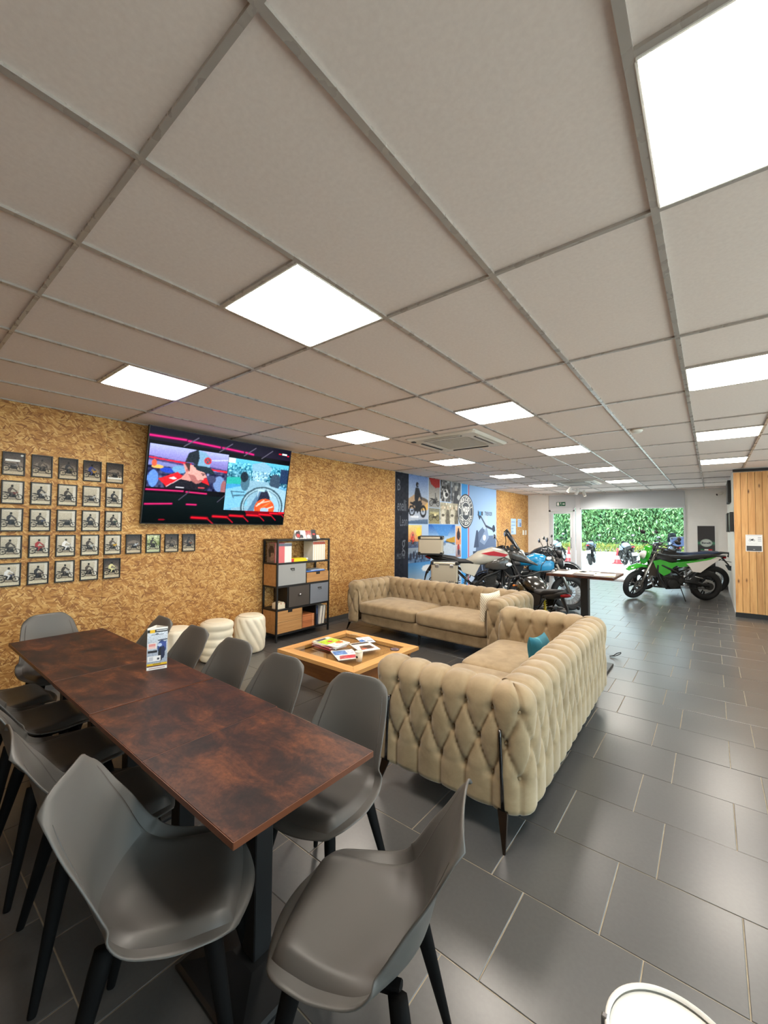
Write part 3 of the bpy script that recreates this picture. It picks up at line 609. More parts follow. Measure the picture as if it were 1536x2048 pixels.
# ================================================================== FURNITURE
# ---- grey shell chairs (local: faces +x)
def chair_meshes():
    cv = [(.235, .452), (.20, .460), (.10, .450), (0, .440), (-.09, .437), (-.155, .452), (-.195, .495), (-.215, .56), (-.235, .65), (-.262, .74), (-.29, .83), (-.297, .85)]
    P = np.array(cv); d = np.r_[0, np.cumsum(np.hypot(*np.diff(P, axis=0).T))]; d /= d[-1]
    nv, nu = 46, 27; vv = np.linspace(0, 1, nv)
    from_ = lambda col: np.interp(vv, d, col)
    def smooth(a, k=2):
        for _ in range(k):
            b = a.copy(); b[1:-1] = (a[:-2] + 2 * a[1:-1] + a[2:]) / 4; a = b
        return a
    cx, cz = smooth(from_(P[:, 0]), 4), smooth(from_(P[:, 1]), 4)
    kx = [0, .03, .10, .22, .36, .46, .54, .62, .72, .80, .88, .95, 1]
    wd = np.interp(vv, kx, [.150, .185, .215, .236, .238, .226, .210, .200, .192, .182, .170, .158, .138]); wd = smooth(wd, 3)
    lift = np.interp(vv, kx, [.0, .004, .010, .020, .044, .082, .094, .080, .052, .024, .006, -.006, -.010]); lift = smooth(lift, 3)
    tx = np.gradient(cx); tz = np.gradient(cz); L = np.hypot(tx, tz); tx, tz = tx / L, tz / L
    nx, nz = tz, -tx       # towards the sitter: up on the seat, forward on the back
    u = np.linspace(-1, 1, nu)
    uu = np.sign(u) * (1 - (1 - np.abs(u)) ** 1.25)
    X = cx[:, None] + nx[:, None] * lift[:, None] * np.abs(uu[None]) ** 2.3; Z = cz[:, None] + nz[:, None] * lift[:, None] * np.abs(uu[None]) ** 2.3
    Y = wd[:, None] * uu[None]
    fr = np.clip(1 - vv / .14, 0, 1)[:, None] ** 1.5; X = X - fr * .035 * np.abs(uu[None]) ** 2 ; Z = Z - fr * .018
    tp = np.clip((vv - .88) / .12, 0, 1)[:, None]; Z = Z - tp ** 2 * .034 * np.abs(uu[None]) ** 6
    top = np.stack([X, Y, Z], -1)
    du = np.gradient(top, axis=1); dv = np.gradient(top, axis=0); N = np.cross(dv, du); N /= np.linalg.norm(N, axis=-1, keepdims=True) + 1e-9
    if N[10, nu // 2, 2] < 0: N = -N
    th = .007; V1 = top + N * th / 2; V0 = top - N * th / 2
    def shell(A, B, rim=True):
        nv_, nu_ = A.shape[:2]; V = np.vstack([A.reshape(-1, 3), B.reshape(-1, 3)]); n = nv_ * nu_
        f = [tuple(q) for q in gridfaces(nv_, nu_)] + [tuple(i + n for i in q[::-1]) for q in gridfaces(nv_, nu_)]
        bd = [(0, j) for j in range(nu_)] + [(i, nu_ - 1) for i in range(1, nv_)] + [(nv_ - 1, j) for j in range(nu_ - 2, -1, -1)] + [(i, 0) for i in range(nv_ - 2, 0, -1)]
        ids = [i * nu_ + j for i, j in bd]; k = len(ids)
        mid = (V[ids] + V[[q + n for q in ids]]) / 2
        out = np.array([A[i, j] - A[min(max(i, 2), nv_ - 3), min(max(j, 2), nu_ - 3)] for i, j in bd]); out /= np.linalg.norm(out, axis=1, keepdims=True) + 1e-9
        V = np.vstack([V, mid + out * th * .7])
        for a in range(k):
            b = (a + 1) % k; f.append((ids[a], ids[b], 2 * n + b, 2 * n + a)); f.append((2 * n + a, 2 * n + b, ids[b] + n, ids[a] + n))
        return V, f
    v, f = shell(V1, V0); me_shell = mesh('shell', v, f, CHAIRPL, True)
    # padded upholstery over the seat, running up into the back
    i0, i1 = 2, nv - 4; sub = slice(i0, i1); us = slice(3, nu - 3)
    A = V1[sub, us]; Nn = N[sub, us]
    a = np.linspace(0, 1, A.shape[0])[:, None]; b = np.abs(np.linspace(-1, 1, A.shape[1]))[None]
    puff = np.clip(a / .07, 0, 1) ** .4 * (1 - b ** 10) ** .5
    thick = np.interp(np.linspace(0, 1, A.shape[0]), [0, .05, .45, .6, 1], [.026, .036, .020, -.003, -.004])[:, None]
    At = A + Nn * (puff * thick + .0005)[..., None]
    v, f = shell(At, A - Nn * .001); me_pad = mesh('seat_pad', v, f, CHAIRPAD, True)
    legs = []
    for sx, sy in ((1, 1), (1, -1), (-1, 1), (-1, -1)):
        p0 = Vector((sx * .135 - .01, sy * .125, .425)); p1 = Vector((sx * .225 - .01, sy * .205, .0)); q = MB()
        q.tube([p0, p0.lerp(p1, .12), p0.lerp(p1, .5), p0.lerp(p1, .985), p1], [.026, .027, .021, .0135, .012], 10, flat=.72); legs.append(mesh('leg', np.vstack(q.v), q.f, BLACKWOOD, True))
    fr = MB().box((-.01, .1, .418), (.28, .035, .022), .004).box((-.01, -.1, .418), (.28, .035, .022), .004).box((.09, 0, .414), (.035, .2, .02), .004).box((-.11, 0, .414), (.035, .2, .02), .004)
    me_fr = mesh('leg_frame', np.vstack(fr.v), fr.f, BLACKWOOD)
    pins = MB().tube([(.1, .1, .33), (-.12, -.1, .33)], .008, 6).tube([(.1, -.1, .335), (-.12, .1, .335)], .008, 6)
    return me_shell, me_pad, legs, me_fr
CM = chair_meshes()
def chair(x, y, deg, label):
    t = thing('dining_chair', label, 'chair', (x, y, 0), math.radians(deg), 'grey shell chairs around the dining tables')
    link('shell', CM[0], t); link('seat_pad', CM[1], t); link('leg_frame', CM[3], t)
    for m in CM[2]: link('leg', m, t)
    return t
for a in ((-.59, -1.045, 53, 'grey shell chair in front, turned, tabletop shadow on its seat'),
          (-1.17, -1.045, 84, 'grey shell chair tucked under the table beside the big turned front chair'),
          (-1.74, -1.04, 90, 'grey shell chair third from the front along the wallward left row'),
          (-2.27, -1.035, 90, 'grey shell chair fourth from the front along the left row, only seat seen'),
          (-2.75, -1.09, 92, 'grey shell chair last of the left row, seat nearest the chipboard wall'),
          (-.575, -.435, 281, 'grey shell chair between the near table corner and the tufted loveseat'),
          (-1.14, -.48, 275, 'grey shell chair in front of the wooden coffee table, second along that side'),
          (-1.63, -.47, 277, 'grey shell chair in front of the ringed cream stool, third along that side'),
          (-2.17, -.47, 272, 'grey shell chair in front of the faceted cream stool, beside the flyer stand'),
          (-2.68, -.49, 270, 'grey shell chair mostly hidden behind the flyer stand'),
          (-.07, -.765, 203, 'grey shell chair at the near table end, seen from behind its back'),
          (-3.20, -.735, 2, 'grey shell chair at the far table end against the chipboard wall')): chair(*a)

# ---- dining tables: rust laminate tops on black pedestals
def dining(x0, x1, y0, y1, cols, label, dz=0):
    cx, cy = (x0 + x1) / 2, (y0 + y1) / 2; z = .73 + dz
    t = thing('dining_table', label, 'table', (cx, cy, 0), 0, 'brown laminate dining tables pushed end to end')
    MB().box((0, 0, z - .0115), (x1 - x0, y1 - y0, .022), .0015).build('tabletop', RUST, t)
    e = MB()
    e.box((0, -(y1 - y0) / 2 - .0005, z - .012), (x1 - x0, .002, .0205)).box((0, (y1 - y0) / 2 + .0005, z - .012), (x1 - x0, .002, .0205)).box((-(x1 - x0) / 2 - .0005, 0, z - .012), (.002, y1 - y0, .0205)).box(((x1 - x0) / 2 + .0005, 0, z - .012), (.002, y1 - y0, .0205))
    e.build('edge_band', mat('rust_edge', (104, 60, 38), .4), t)
    for c in cols:
        box('column', (c, 0, .37), (.075, .075, .66), BLACK, t, .004); box('top_bracket', (c, 0, z - .031), (.3, .3, .014), BLACK, t)
        b = MB(); v = []
        for hw, h in ((.2, 0), (.2, .012), (.19, .02), (.06, .042)): v += [(c - hw, -hw, h), (c + hw, -hw, h), (c + hw, hw, h), (c - hw, hw, h)]
        b.add(v, [(3, 2, 1, 0)] + [(i * 4 + j, i * 4 + (j + 1) % 4, i * 4 + 4 + (j + 1) % 4, i * 4 + 4 + j) for i in range(3) for j in range(4)] + [(12, 13, 14, 15)]); b.build('foot_plate', BLACK, t)
dining(-.885, -.285, -1.035, -.45, (0,), 'brown rust-look dining table nearest the viewer, corner in front')
dining(-1.456, -.891, -1.032, -.44, (0,), 'brown rust-look dining table second from the near end', -.002)
dining(-2.061, -1.464, -1.028, -.445, (0,), 'brown rust-look dining table carrying the flyer stand near its seam')
dining(-3.20, -2.069, -1.025, -.447, (-.3, .3), 'longer brown rust-look dining table nearest the chipboard wall', -.001)

# ---- flyer stand: three-sided card prism
t = thing('flyer_stand', 'three-sided card stand with motorcycle advert on dining table', 'sign', (-1.835, -.59, .7305), math.radians(73))
p = Paint(46, 104, (196, 204, 214)); p.vgrad(0, .1, 1, .9, (150, 160, 178), (214, 220, 230)); p.grain(10, k=2)
p.rect(0, .0, 1, .075, (238, 236, 232)); p.rect(.1, .025, .9, .05, (190, 150, 140)); p.rect(0, .075, 1, .11, (92, 34, 34)); p.rect(0, .11, 1, .155, (226, 186, 34)); p.rect(.3, .125, .7, .14, (120, 100, 20))
p.rect(0, .88, 1, .955, (24, 24, 26)); p.rect(.12, .875, .38, .965, (236, 188, 30)); p.rect(0, .955, 1, 1, (240, 238, 234)); p.rect(.44, .91, .96, .93, (235, 235, 235))
p.ell(.72, .52, .22, .16, (46, 66, 120)); p.poly([(.55, .62), (.95, .66), (.9, .5), (.6, .5)], (60, 80, 150)); p.ell(.66, .36, .12, .17, (22, 24, 34)); p.ell(.78, .4, .1, .15, (30, 36, 66)); p.ell(.62, .58, .1, .04, (190, 205, 235)); p.line(.55, .69, .98, .7, .012, (40, 44, 60))
p.poly([(.36, .835), (.48, .87), (.58, .835)], (70, 80, 100)); p.rect(.2, .83, .8, .838, (90, 100, 120)); p.rect(.05, .5, .46, .63, (240, 226, 220))
for yy in (.52, .545, .57, .6): p.rect(.08, yy, .42, yy + .012, (214, 90, 84))
p.rect(.05, .2, .68, .33, (238, 236, 236)); p.rect(.1, .22, .3, .31, (200, 200, 206)); p.rect(.5, .23, .6, .28, (70, 70, 80)); p.rect(.05, .4, .5, .46, (34, 34, 38))
hw = .0535; Hh = .245; tri = [(-hw, 0), (hw, 0), (0, .075)]
tri3 = [(-hw, -.0), (hw, -.0), (0, .075)]
b = MB(); v = [(x, y, 0) for x, y in tri3] + [(x, y, Hh) for x, y in tri3]
b.add(v, [(0, 1, 4, 3), (1, 2, 5, 4), (2, 0, 3, 5), (2, 1, 0)]); o = b.build('card', PAPER, t)
md = o.modifiers.new('card', 'SOLIDIFY'); md.thickness = .0012
p.sheet('printed_front', (-hw + .001, -.0012, .001), (2 * hw - .002, 0, 0), (0, 0, Hh - .001), PRINT, t)

# ---- tufted sofas
def pits(s, z, a, b, z0, rows, top):
    """depth field of diamond tufting; s along, z up; z0 height of first button row; returns displacement"""
    d = z0 - z; lo = rows * b
    u = s / a + d / (2 * b); v = s / a - d / (2 * b)
    fu = np.abs(u - np.round(u)); fv = np.abs(v - np.round(v))
    inside = (d >= 0) & (d <= lo)
    cd = np.minimum(fu, fv) * a * .8
    dia = .020 * (np.abs(np.sin(PI * u)) * np.abs(np.sin(PI * v))) ** .38 - .009 * np.exp(-(cd / .006) ** 2)
    # buttons
    k = np.clip(np.round(d / b), 0, rows); ss = s / a - .5 * (k % 2); fs = np.abs(ss - np.round(ss)) * a
    r2 = fs ** 2 + (d - k * b) ** 2
    pit = -.026 * np.exp(-r2 / .021 ** 2)
    # straight pleats above the first and below the last row
    kb = 0.5 * (rows % 2)
    fa = np.abs(s / a - np.round(s / a)); fb = np.abs(s / a - kb - np.round(s / a - kb))
    pa = .020 * np.abs(np.sin(PI * fa)) ** .5 - .007 * np.exp(-(fa * a / .005) ** 2)
    pb = .018 * np.abs(np.sin(PI * fb)) ** .6 - .006 * np.exp(-(fb * a / .005) ** 2)
    return np.where(inside, dia, np.where(d < 0, pa, pb)) + pit
def sofa_meshes(L, D, H, a=.152, b=.165, T=.21, zb=.135):
    R = .10; rt = .085; z0 = .648; rows = 2
    step = .0115
    # outer path: left arm front -> back -> right arm front
    la = D - R; Lb = L - 2 * R; arc = PI / 2 * R; tot = 2 * la + 2 * arc + Lb
    a = tot / round(tot / a)
    s = np.linspace(0, tot, int(tot / step)); PXY = np.zeros((len(s), 2)); NXY = np.zeros((len(s), 2))
    for i, q in enumerate(s):
        if q < la: PXY[i] = (-L / 2, -D / 2 + q); NXY[i] = (-1, 0)
        elif q < la + arc: w = (q - la) / R; PXY[i] = (-L / 2 + R - R * math.cos(w), D / 2 - R + R * math.sin(w)); NXY[i] = (-math.cos(w), math.sin(w))
        elif q < la + arc + Lb: PXY[i] = (-L / 2 + R + q - la - arc, D / 2); NXY[i] = (0, 1)
        elif q < la + 2 * arc + Lb: w = (q - la - arc - Lb) / R; PXY[i] = (L / 2 - R + R * math.sin(w), D / 2 - R + R * math.cos(w)); NXY[i] = (math.sin(w), math.cos(w))
        else: PXY[i] = (L / 2, D / 2 - (q - la - 2 * arc - Lb + R)); NXY[i] = (1, 0)
    # profile: o = distance in from the outer face, z, normal (outward, up)
    pr = []
    for w in np.linspace(-PI / 2, 0, 6): pr.append((.035 - .035 * math.cos(w), zb + .035 + .035 * math.sin(w), math.cos(w), math.sin(w)))
    for z in np.arange(zb + .04, H - rt, step): pr.append((0, z, 1, 0))
    for w in np.linspace(0, PI / 2, 12): pr.append((rt - rt * math.cos(w), H - rt + rt * math.sin(w), math.cos(w), math.sin(w)))
    for o in np.linspace(rt, T - rt, 5)[1:-1]: pr.append((o, H, 0, 1))
    for w in np.linspace(PI / 2, PI, 12): pr.append((T - rt - rt * math.cos(w), H - rt + rt * math.sin(w), math.cos(w), math.sin(w)))
    for z in np.arange(H - rt - step, .33, -step): pr.append((T, z, -1, 0))
    pr = np.array(pr); nS, nP = len(s), len(pr)
    Sg = np.repeat(s[:, None], nP, 1); Zg = np.repeat(pr[None, :, 1], nS, 0)
    Zt = np.where(Zg > z0, Zg, Zg)
    disp = pits(Sg, Zt, a, b, z0, rows, H)
    inner = pr[:, 2] < -.3
    disp[:, :6] *= np.linspace(0, 1, 6)[None]
    o = pr[None, :, 0] - disp * pr[None, :, 2]; z = pr[None, :, 1] + disp * pr[None, :, 3]
    X = PXY[:, None, 0] - NXY[:, None, 0] * o; Y = PXY[:, None, 1] - NXY[:, None, 1] * o
    oc = np.maximum(o, 0); big = oc > R * .98
    X = np.where(big, np.clip(X, -(L / 2 - oc), L / 2 - oc), X); Y = np.where(big, np.minimum(Y, D / 2 - oc), Y)
    body = mesh('upholstered_surround', np.stack([X, Y, z], -1).reshape(-1, 3), [q[::-1] for q in gridfaces(nS, nP)], VELVET, True)
    # buttons
    bt = MB()
    for k in range(rows + 1):
        zz = z0 - k * b
        for q in np.arange(0, tot / a + 1):
            q = (q + .5 * (k % 2)) * a
            if q < .04 or q > tot - .04: continue
            i = min(int(q / tot * (nS - 1) + .5), nS - 1); c = PXY[i] + NXY[i] * -.022; bt.ball((c[0], c[1], zz), .011, 6, (1, 1, 1))
    btn = mesh('buttons', np.vstack(bt.v), bt.f, VELVET, True)
    # front faces of the arms
    fr = []
    nz, nx = 52, 20
    for sx in (-1, 1):
        uu = np.linspace(-1, 1, nx); zz = np.linspace(0, 1, nz)
        U, Zz = np.meshgrid(uu, zz, indexing='ij')
        hw = T / 2 - .004; hz = (H - zb) / 2; zc = (H + zb) / 2
        rr_ = .07
        px = U * hw; pz = (2 * Zz - 1) * hz
        # squash square grid to a rounded rectangle
        cxm = np.maximum(np.abs(px) - (hw - rr_), 0); czm = np.maximum(np.abs(pz) - (hz - rr_), 0); m = np.maximum(cxm, czm); l_ = np.hypot(cxm, czm) + 1e-9; k = np.where(l_ > 1e-6, m / l_, 1)
        px = np.sign(px) * (np.minimum(np.abs(px), hw - rr_) + cxm * k); pz = np.sign(pz) * (np.minimum(np.abs(pz), hz - rr_) + czm * k)
        ed = np.clip(1 - np.maximum(np.abs(U), np.abs(2 * Zz - 1) ** 3), 0, 1); dome = .035 * np.clip(ed / .35, 0, 1) ** .5
        dsp = pits(px + .076, pz + zc, .152, b, z0 - .02, rows, H) * np.clip(ed / .3, 0, 1)
        Yf = -D / 2 + .012 - dome - dsp
        V = np.stack([px + sx * (L / 2 - T / 2), Yf, pz + zc], -1).reshape(-1, 3); fr.append(mesh('arm_front', V, [q[::-1] if sx else q for q in gridfaces(nx, nz)], VELVET, True))
    return body, btn, fr
def cushion_mesh(w, d, h, puff=.02, n=22):
    # superellipsoid-ish cushion
    u = np.linspace(-PI, PI, 4 * n, endpoint=False); v = np.linspace(-PI / 2, PI / 2, n)
    U, Vv = np.meshgrid(u, v, indexing='ij'); sg = lambda x, e: np.sign(x) * np.abs(x) ** e
    e1, e2 = .28, .16
    x = w / 2 * sg(np.cos(Vv), e1) * sg(np.cos(U), e2); y = d / 2 * sg(np.cos(Vv), e1) * sg(np.sin(U), e2); z = h / 2 * sg(np.sin(Vv), e1)
    z = z + np.where(z > 0, puff * (1 - (2 * x / w) ** 2) * (1 - (2 * y / d) ** 2), 0)
    return np.stack([x, y, z], -1).reshape(-1, 3), gridfaces(4 * n, n, True)
def sofa(name, label, L, D, H, c, deg, ncush):
    t = thing(name, label, 'sofa', (c[0], c[1], 0), math.radians(deg), 'tufted beige sofas')
    body, btn, fr = sofa_meshes(L, D, H); T = .21
    link('upholstered_surround', body, t); o = link('buttons', btn, t); o['kind'] = 'stuff'
    for m in fr: link('arm_front', m, t)
    v, f = cushion_mesh(L - 2 * T + .03, D - T + .0, .17, 0); link('seat_base', mesh('seat_base', v + np.array([0, -T / 2 + .025, .225]), f, VELVET, True), t)
    w = (L - 2 * T) / ncush
    for i in range(ncush):
        v, f = cushion_mesh(w - .006, D - T + .03, .17, .035); link('seat_cushion', mesh('seat_cushion', v + np.array([-(L - 2 * T) / 2 + w * (i + .5), -T / 2 + .0, .375]), f, VELVET, True), t)
    # slim metal legs climbing the outer faces of the arms
    for sx in (-1, 1):
        for yy, sp in ((-D / 2 + .10, -.03), (D / 2 - .13, .03)):
            X = sx * (L / 2 + .004); q = MB()
            q.tube([(X - sx * .015, yy, .548), (X + sx * .010, yy, .55), (X + sx * .013, yy + sp * .1, .52), (X + sx * .012, yy + sp * .4, .3), (X + sx * .013, yy + sp * .6, .16)], [.007, .008, .008, .0095, .011], 8)
            q.build('leg_rod', CHROME, t, True)
            b = MB(); p0 = (X + sx * .012, yy + sp * .6, .165); p1 = (X + sx * .075, yy + sp * 1.6, 0)
            v = [(p0[0] - .011, p0[1] - .025, p0[2]), (p0[0] + .011, p0[1] - .025, p0[2]), (p0[0] + .011, p0[1] + .025, p0[2]), (p0[0] - .011, p0[1] + .025, p0[2])] + [(p1[0] - .005, p1[1] - .006, 0), (p1[0] + .005, p1[1] - .006, 0), (p1[0] + .005, p1[1] + .006, 0), (p1[0] - .005, p1[1] + .006, 0)]
            b.add(v, [(0, 1, 2, 3), (7, 6, 5, 4)] + [(j, (j + 1) % 4 + 0, (j + 1) % 4 + 4, j + 4) for j in range(4)]); b.build('leg', CHROME, t)
    for xx in ((0,) if ncush > 1 else ()): MB().tube([(xx, -D / 2 + .12, .15), (xx, -D / 2 + .12, 0)], [.018, .014], 8).build('leg', BLACK, t)
    return t
sofa('loveseat', 'beige tufted velvet loveseat seen from its side, teal cushion on it', 2.27, .93, .745, (-.485, 1.50), -88.6 , 2)
sofa('sofa', 'long beige tufted velvet sofa facing the coffee table, back to motorcycles', 2.50, .93, .745, (-2.34, 3.33), -2.5, 2)
# throw pillows
def pillow(name, label, w, h, th, loc, rot, m):
    n = 26; u = np.linspace(-1, 1, n); U, Vv = np.meshgrid(u, u, indexing='ij')
    k = 1 - .10 * (1 - np.abs(U) ** 2) * np.abs(Vv) ** 4; k2 = 1 - .10 * (1 - np.abs(Vv) ** 2) * np.abs(U) ** 4
    z = th / 2 * ((1 - U ** 4) * (1 - Vv ** 4)) ** .55
    A = np.stack([U * w / 2 * k2, Vv * h / 2 * k, z], -1).reshape(-1, 3); B = A * (1, 1, -1); f = gridfaces(n, n); N_ = len(A)
    me = mesh(name, np.vstack([A, B]), f + [tuple(i + N_ for i in q[::-1]) for q in f], m, True)
    o = link(name, me, None, loc, rot); return tag(o, label, 'pillow')
mw = mat('white_rib_knit', None, .8); n, l, b = NN(mw); wv = n.new('ShaderNodeTexWave'); wv.inputs['Scale'].default_value = 18; wv.bands_direction = 'DIAGONAL'; wv.inputs['Distortion'].default_value = 1
l.new(objc(n), wv.inputs['Vector']); r = ramp(n, [(.2, (196, 184, 160)), (.8, (232, 224, 204))]); l.new(wv.outputs[0], r.inputs[0]); l.new(r.outputs[0], b.inputs['Base Color']); bump(n, l, b, wv.outputs[0], .5, .004)
mt = mat('teal_print', None, .8); n, l, b = NN(mt); vo = n.new('ShaderNodeTexVoronoi'); vo.inputs['Scale'].default_value = 9; l.new(objc(n), vo.inputs['Vector'])
r = ramp(n, [(0, (20, 92, 110)), (.62, (26, 104, 122)), (.8, (70, 150, 160)), (1, (120, 176, 170))]); l.new(vo.outputs['Distance'], r.inputs[0]); l.new(r.outputs[0], b.inputs['Base Color'])
pillow('throw_pillow', 'white ribbed pillow leaning on the right arm of the long sofa', .40, .40, .11, (-1.395, 3.10, .60), (math.radians(90), math.radians(0), math.radians(80)), mw)
pillow('throw_pillow', 'teal patterned pillow on the loveseat against its back', .40, .40, .12, (-.31, 1.62, .55), (math.radians(78), math.radians(6), math.radians(92)), mt)

# ---- coffee table
t = thing('coffee_table', 'square honey wood coffee table with glazed top and magazines', 'table', (-2.045, 1.285, 0))
hx, hy, z = .50, .475, .40; fw = .105
for (pts, m) in (([(-hx, -hy), (hx, -hy), (hx - fw, -hy + fw), (-hx + fw, -hy + fw)], HONEYX), ([(hx, hy), (-hx, hy), (-hx + fw, hy - fw), (hx - fw, hy - fw)], HONEYX), ([(hx, -hy), (hx, hy), (hx - fw, hy - fw), (hx - fw, -hy + fw)], HONEY), ([(-hx, hy), (-hx, -hy), (-hx + fw, -hy + fw), (-hx + fw, hy - fw)], HONEY)):
    g = .0012; cxm = sum(p[0] for p in pts) / 4; cym = sum(p[1] for p in pts) / 4; pts = [(x - math.copysign(g, x - cxm), y - math.copysign(g, y - cym)) for x, y in pts]
    v = [(x, y, z - .032) for x, y in pts] + [(x, y, z) for x, y in pts]
    MB().add(v, [(3, 2, 1, 0), (4, 5, 6, 7)] + [(i, (i + 1) % 4, (i + 1) % 4 + 4, i + 4) for i in range(4)]).build('frame_rail', m, t)
box('glass_inset', (0, 0, z - .006), (2 * (hx - fw) - .004, 2 * (hy - fw) - .004, .006), GLASS, t)
box('display_board', (0, 0, z - .05), (2 * (hx - fw), 2 * (hy - fw), .012), BROWNW, t)
def apron(y0, y1, m, rot, off):
    poly = [(-.455, z - .034), (.455, z - .034), (.40, z - .17), (.36, z - .185), (.18, z - .20), (0, z - .21), (-.18, z - .20), (-.36, z - .185), (-.40, z - .17)]
    b = MB().prism(poly, y0, y1); o = b.build('apron', m, t); o.rotation_euler = (0, 0, rot); o.location = off; return o
for k, (m, dd) in enumerate(((APRONW, .42), (APRONW, .44), (APRONW, .42), (APRONW, .44))):
    o = apron(-dd, -dd + .022, m, k * PI / 2, (0, 0, 0))
    o.data.transform(Matrix.Identity(4)); me = o.data
    for q in me.vertices:
        if q.co.z < z - .1: q.co.y += .05 * (z - .034 - q.co.z) / .17
for sx in (-1, 1):
    for sy in (-1, 1):
        MB().tube([(sx * .37, sy * .35, z - .05), (sx * .355, sy * .335, .2), (sx * .37, sy * .35, .04), (sx * .375, sy * .355, 0)], [.045, .034, .026, .03], 10).build('leg', BROWNW, t, True)

# ---- magazines, cup and leaflets on it
def magpaint(kind):
    p = Paint(26, 34, (232, 230, 226))
    if kind == 0: p.vgrad(0, 0, 1, 1, (150, 60, 60), (210, 200, 190)); p.poly([(.1, .2), (.9, .3), (.8, .7), (.2, .6)], (60, 50, 54)); p.rect(.05, .82, .95, .96, (240, 236, 230)); p.rect(.05, .4, .5, .5, (190, 220, 40))
    if kind == 1: p.vgrad(0, 0, 1, 1, (236, 232, 220), (220, 226, 210)); p.rect(.05, .3, .95, .75, (178, 208, 50)); p.rect(.1, .8, .7, .95, (60, 60, 64)); p.ell(.7, .2, .2, .12, (226, 120, 50)); p.ell(.5, .5, .1, .1, (210, 50, 90))
    if kind == 2: p.vgrad(0, 0, 1, 1, (240, 238, 234), (230, 224, 214)); p.poly([(.15, .15), (.85, .2), (.8, .55), (.3, .6)], (120, 84, 66)); p.ell(.6, .4, .2, .14, (60, 44, 40)); p.ell(.35, .25, .12, .08, (190, 90, 60)); p.rect(.08, .78, .92, .94, (40, 40, 44))
    if kind == 3: p.rect(.05, .5, .6, .9, (90, 130, 190)); p.rect(.65, .5, .95, .9, (200, 205, 215)); p.poly([(.1, .1), (.8, .1), (.9, .4), (.2, .42)], (180, 80, 90)); p.ell(.6, .25, .18, .1, (190, 40, 60)); p.rect(.1, .93, .9, .97, (60, 60, 70))
    if kind == 4: p.vgrad(0, 0, 1, 1, (200, 215, 235), (240, 240, 240)); p.poly([(0, 0), (.5, 0), (.3, .6), (0, .5)], (64, 120, 190)); p.rect(.5, .2, .9, .35, (120, 130, 140)); p.rect(.45, .5, .95, .56, (150, 160, 170)); p.rect(.45, .65, .95, .71, (150, 160, 170))
    return p.grain(14, k=2)
def magazine(label, x, y, zz, deg, kind, th=.006, w=.21, h=.285, cover=None, group=None, name='magazine'):
    t = thing(name, label, 'magazine', (x, y, zz), math.radians(deg), group)
    box('pages', (0, 0, th / 2), (w - .004, h - .004, th - .0012), PAPER, t); box('back_cover', (0, 0, .0004), (w, h, .0008), cover or mat('mag_back', (176, 80, 92), .4), t)
    box('spine', (-w / 2 - .0005, 0, th / 2), (.0012, h, th), cover or mat('mag_back', (176, 80, 92), .4), t)
    magpaint(kind).sheet('front_cover', (-w / 2, -h / 2, th), (w, 0, 0), (0, h, 0), PRINT, t); return t
zt = .4005
GREYC = mat('mag_grey', (110, 108, 112), .4)
stack = [('rose-spined magazine at the bottom of the coffee table stack', 88, 0, .008, None), ('dark grey magazine second from bottom of the coffee table stack', 96, 2, .008, GREYC), ('rose-backed magazine in the middle of the coffee table stack', 84, 0, .006, None), ('white magazine under the green one on the coffee table stack', 99, 2, .006, PAPER), ('green and white magazine topmost of the coffee table stack', 90, 1, .006, PAPER)]
zz = zt
for n_, (lb, dg, kd, th, cv) in enumerate(stack):
    magazine(lb, -2.235 + (0, .01, -.005, .02, -.01)[n_], 1.20 + (0, .012, .0, .02, .02)[n_], zz, dg, kd, th, cover=cv, group='magazine stack on the coffee table'); zz += th + .001
magazine('open-page magazine with red car beside the paper cup', -1.915, 1.10, zt, 60, 3, .005, cover=PAPER)
magazine('white magazine with brown picture in the middle of coffee table', -1.95, 1.40, zt, 66, 2, .006, cover=PAPER)
magazine('blue and white leaflet at the back of the coffee table', -2.10, 1.59, zt, 60, 4, .003, .15, .21, cover=PAPER, name='leaflet')
t = thing('paper_cup', 'white paper cup with dark logo on coffee table edge', 'cup', (-1.70, 1.045, zt))
MB().lathe([(.024, 0), (.026, .001), (.0345, .083), (.0335, .083), (.0255, .006), (.001, .006)], cap=False).build('cup_wall', mat('cup_white', (234, 226, 206), .6), t, True)
MB().lathe([(.0338, .082), (.0362, .083), (.0366, .085), (.0355, .087), (.0338, .086)], cap=False).build('rolled_rim', WHITEPL, t, True)
arc_ = [(.0305 * math.cos(w), .0305 * math.sin(w)) for w in np.linspace(-1.95, -1.2, 6)]
MB().add([(x * .985, y * .985, .034) for x, y in arc_] + [(x * 1.035, y * 1.035, .052) for x, y in arc_], [(i, i + 1, i + 7, i + 6) for i in range(5)]).build('logo', INKK, t)
t = thing('coaster', 'small dark round coaster at right corner of coffee table', 'coaster', (-1.665, 1.52, zt))
MB().lathe([(.001, 0), (.045, 0), (.047, .003), (.045, .006), (.001, .006)]).build('disc', mat('plum_coaster', (66, 48, 54), .4), t, True); MB().lathe([(.025, .0062), (.03, .0075), (.035, .0062)], cap=False).build('ring', mat('coaster_ring', (150, 130, 140), .4), t, True)
t = thing('bottle_opener', 'tiny pale metal opener at the far corner of coffee table', 'opener', (-2.33, 1.66, zt), .6)
MB().tube([(-.05, 0, .004), (.02, 0, .004)], .004, 6).tube([(.02 + .012 * math.cos(w) + .012, .012 * math.sin(w), .004) for w in np.linspace(PI, 3 * PI, 13)], .003, 6).build('handle', mat('pale_brass', (220, 206, 170), .3, .6), t, True)

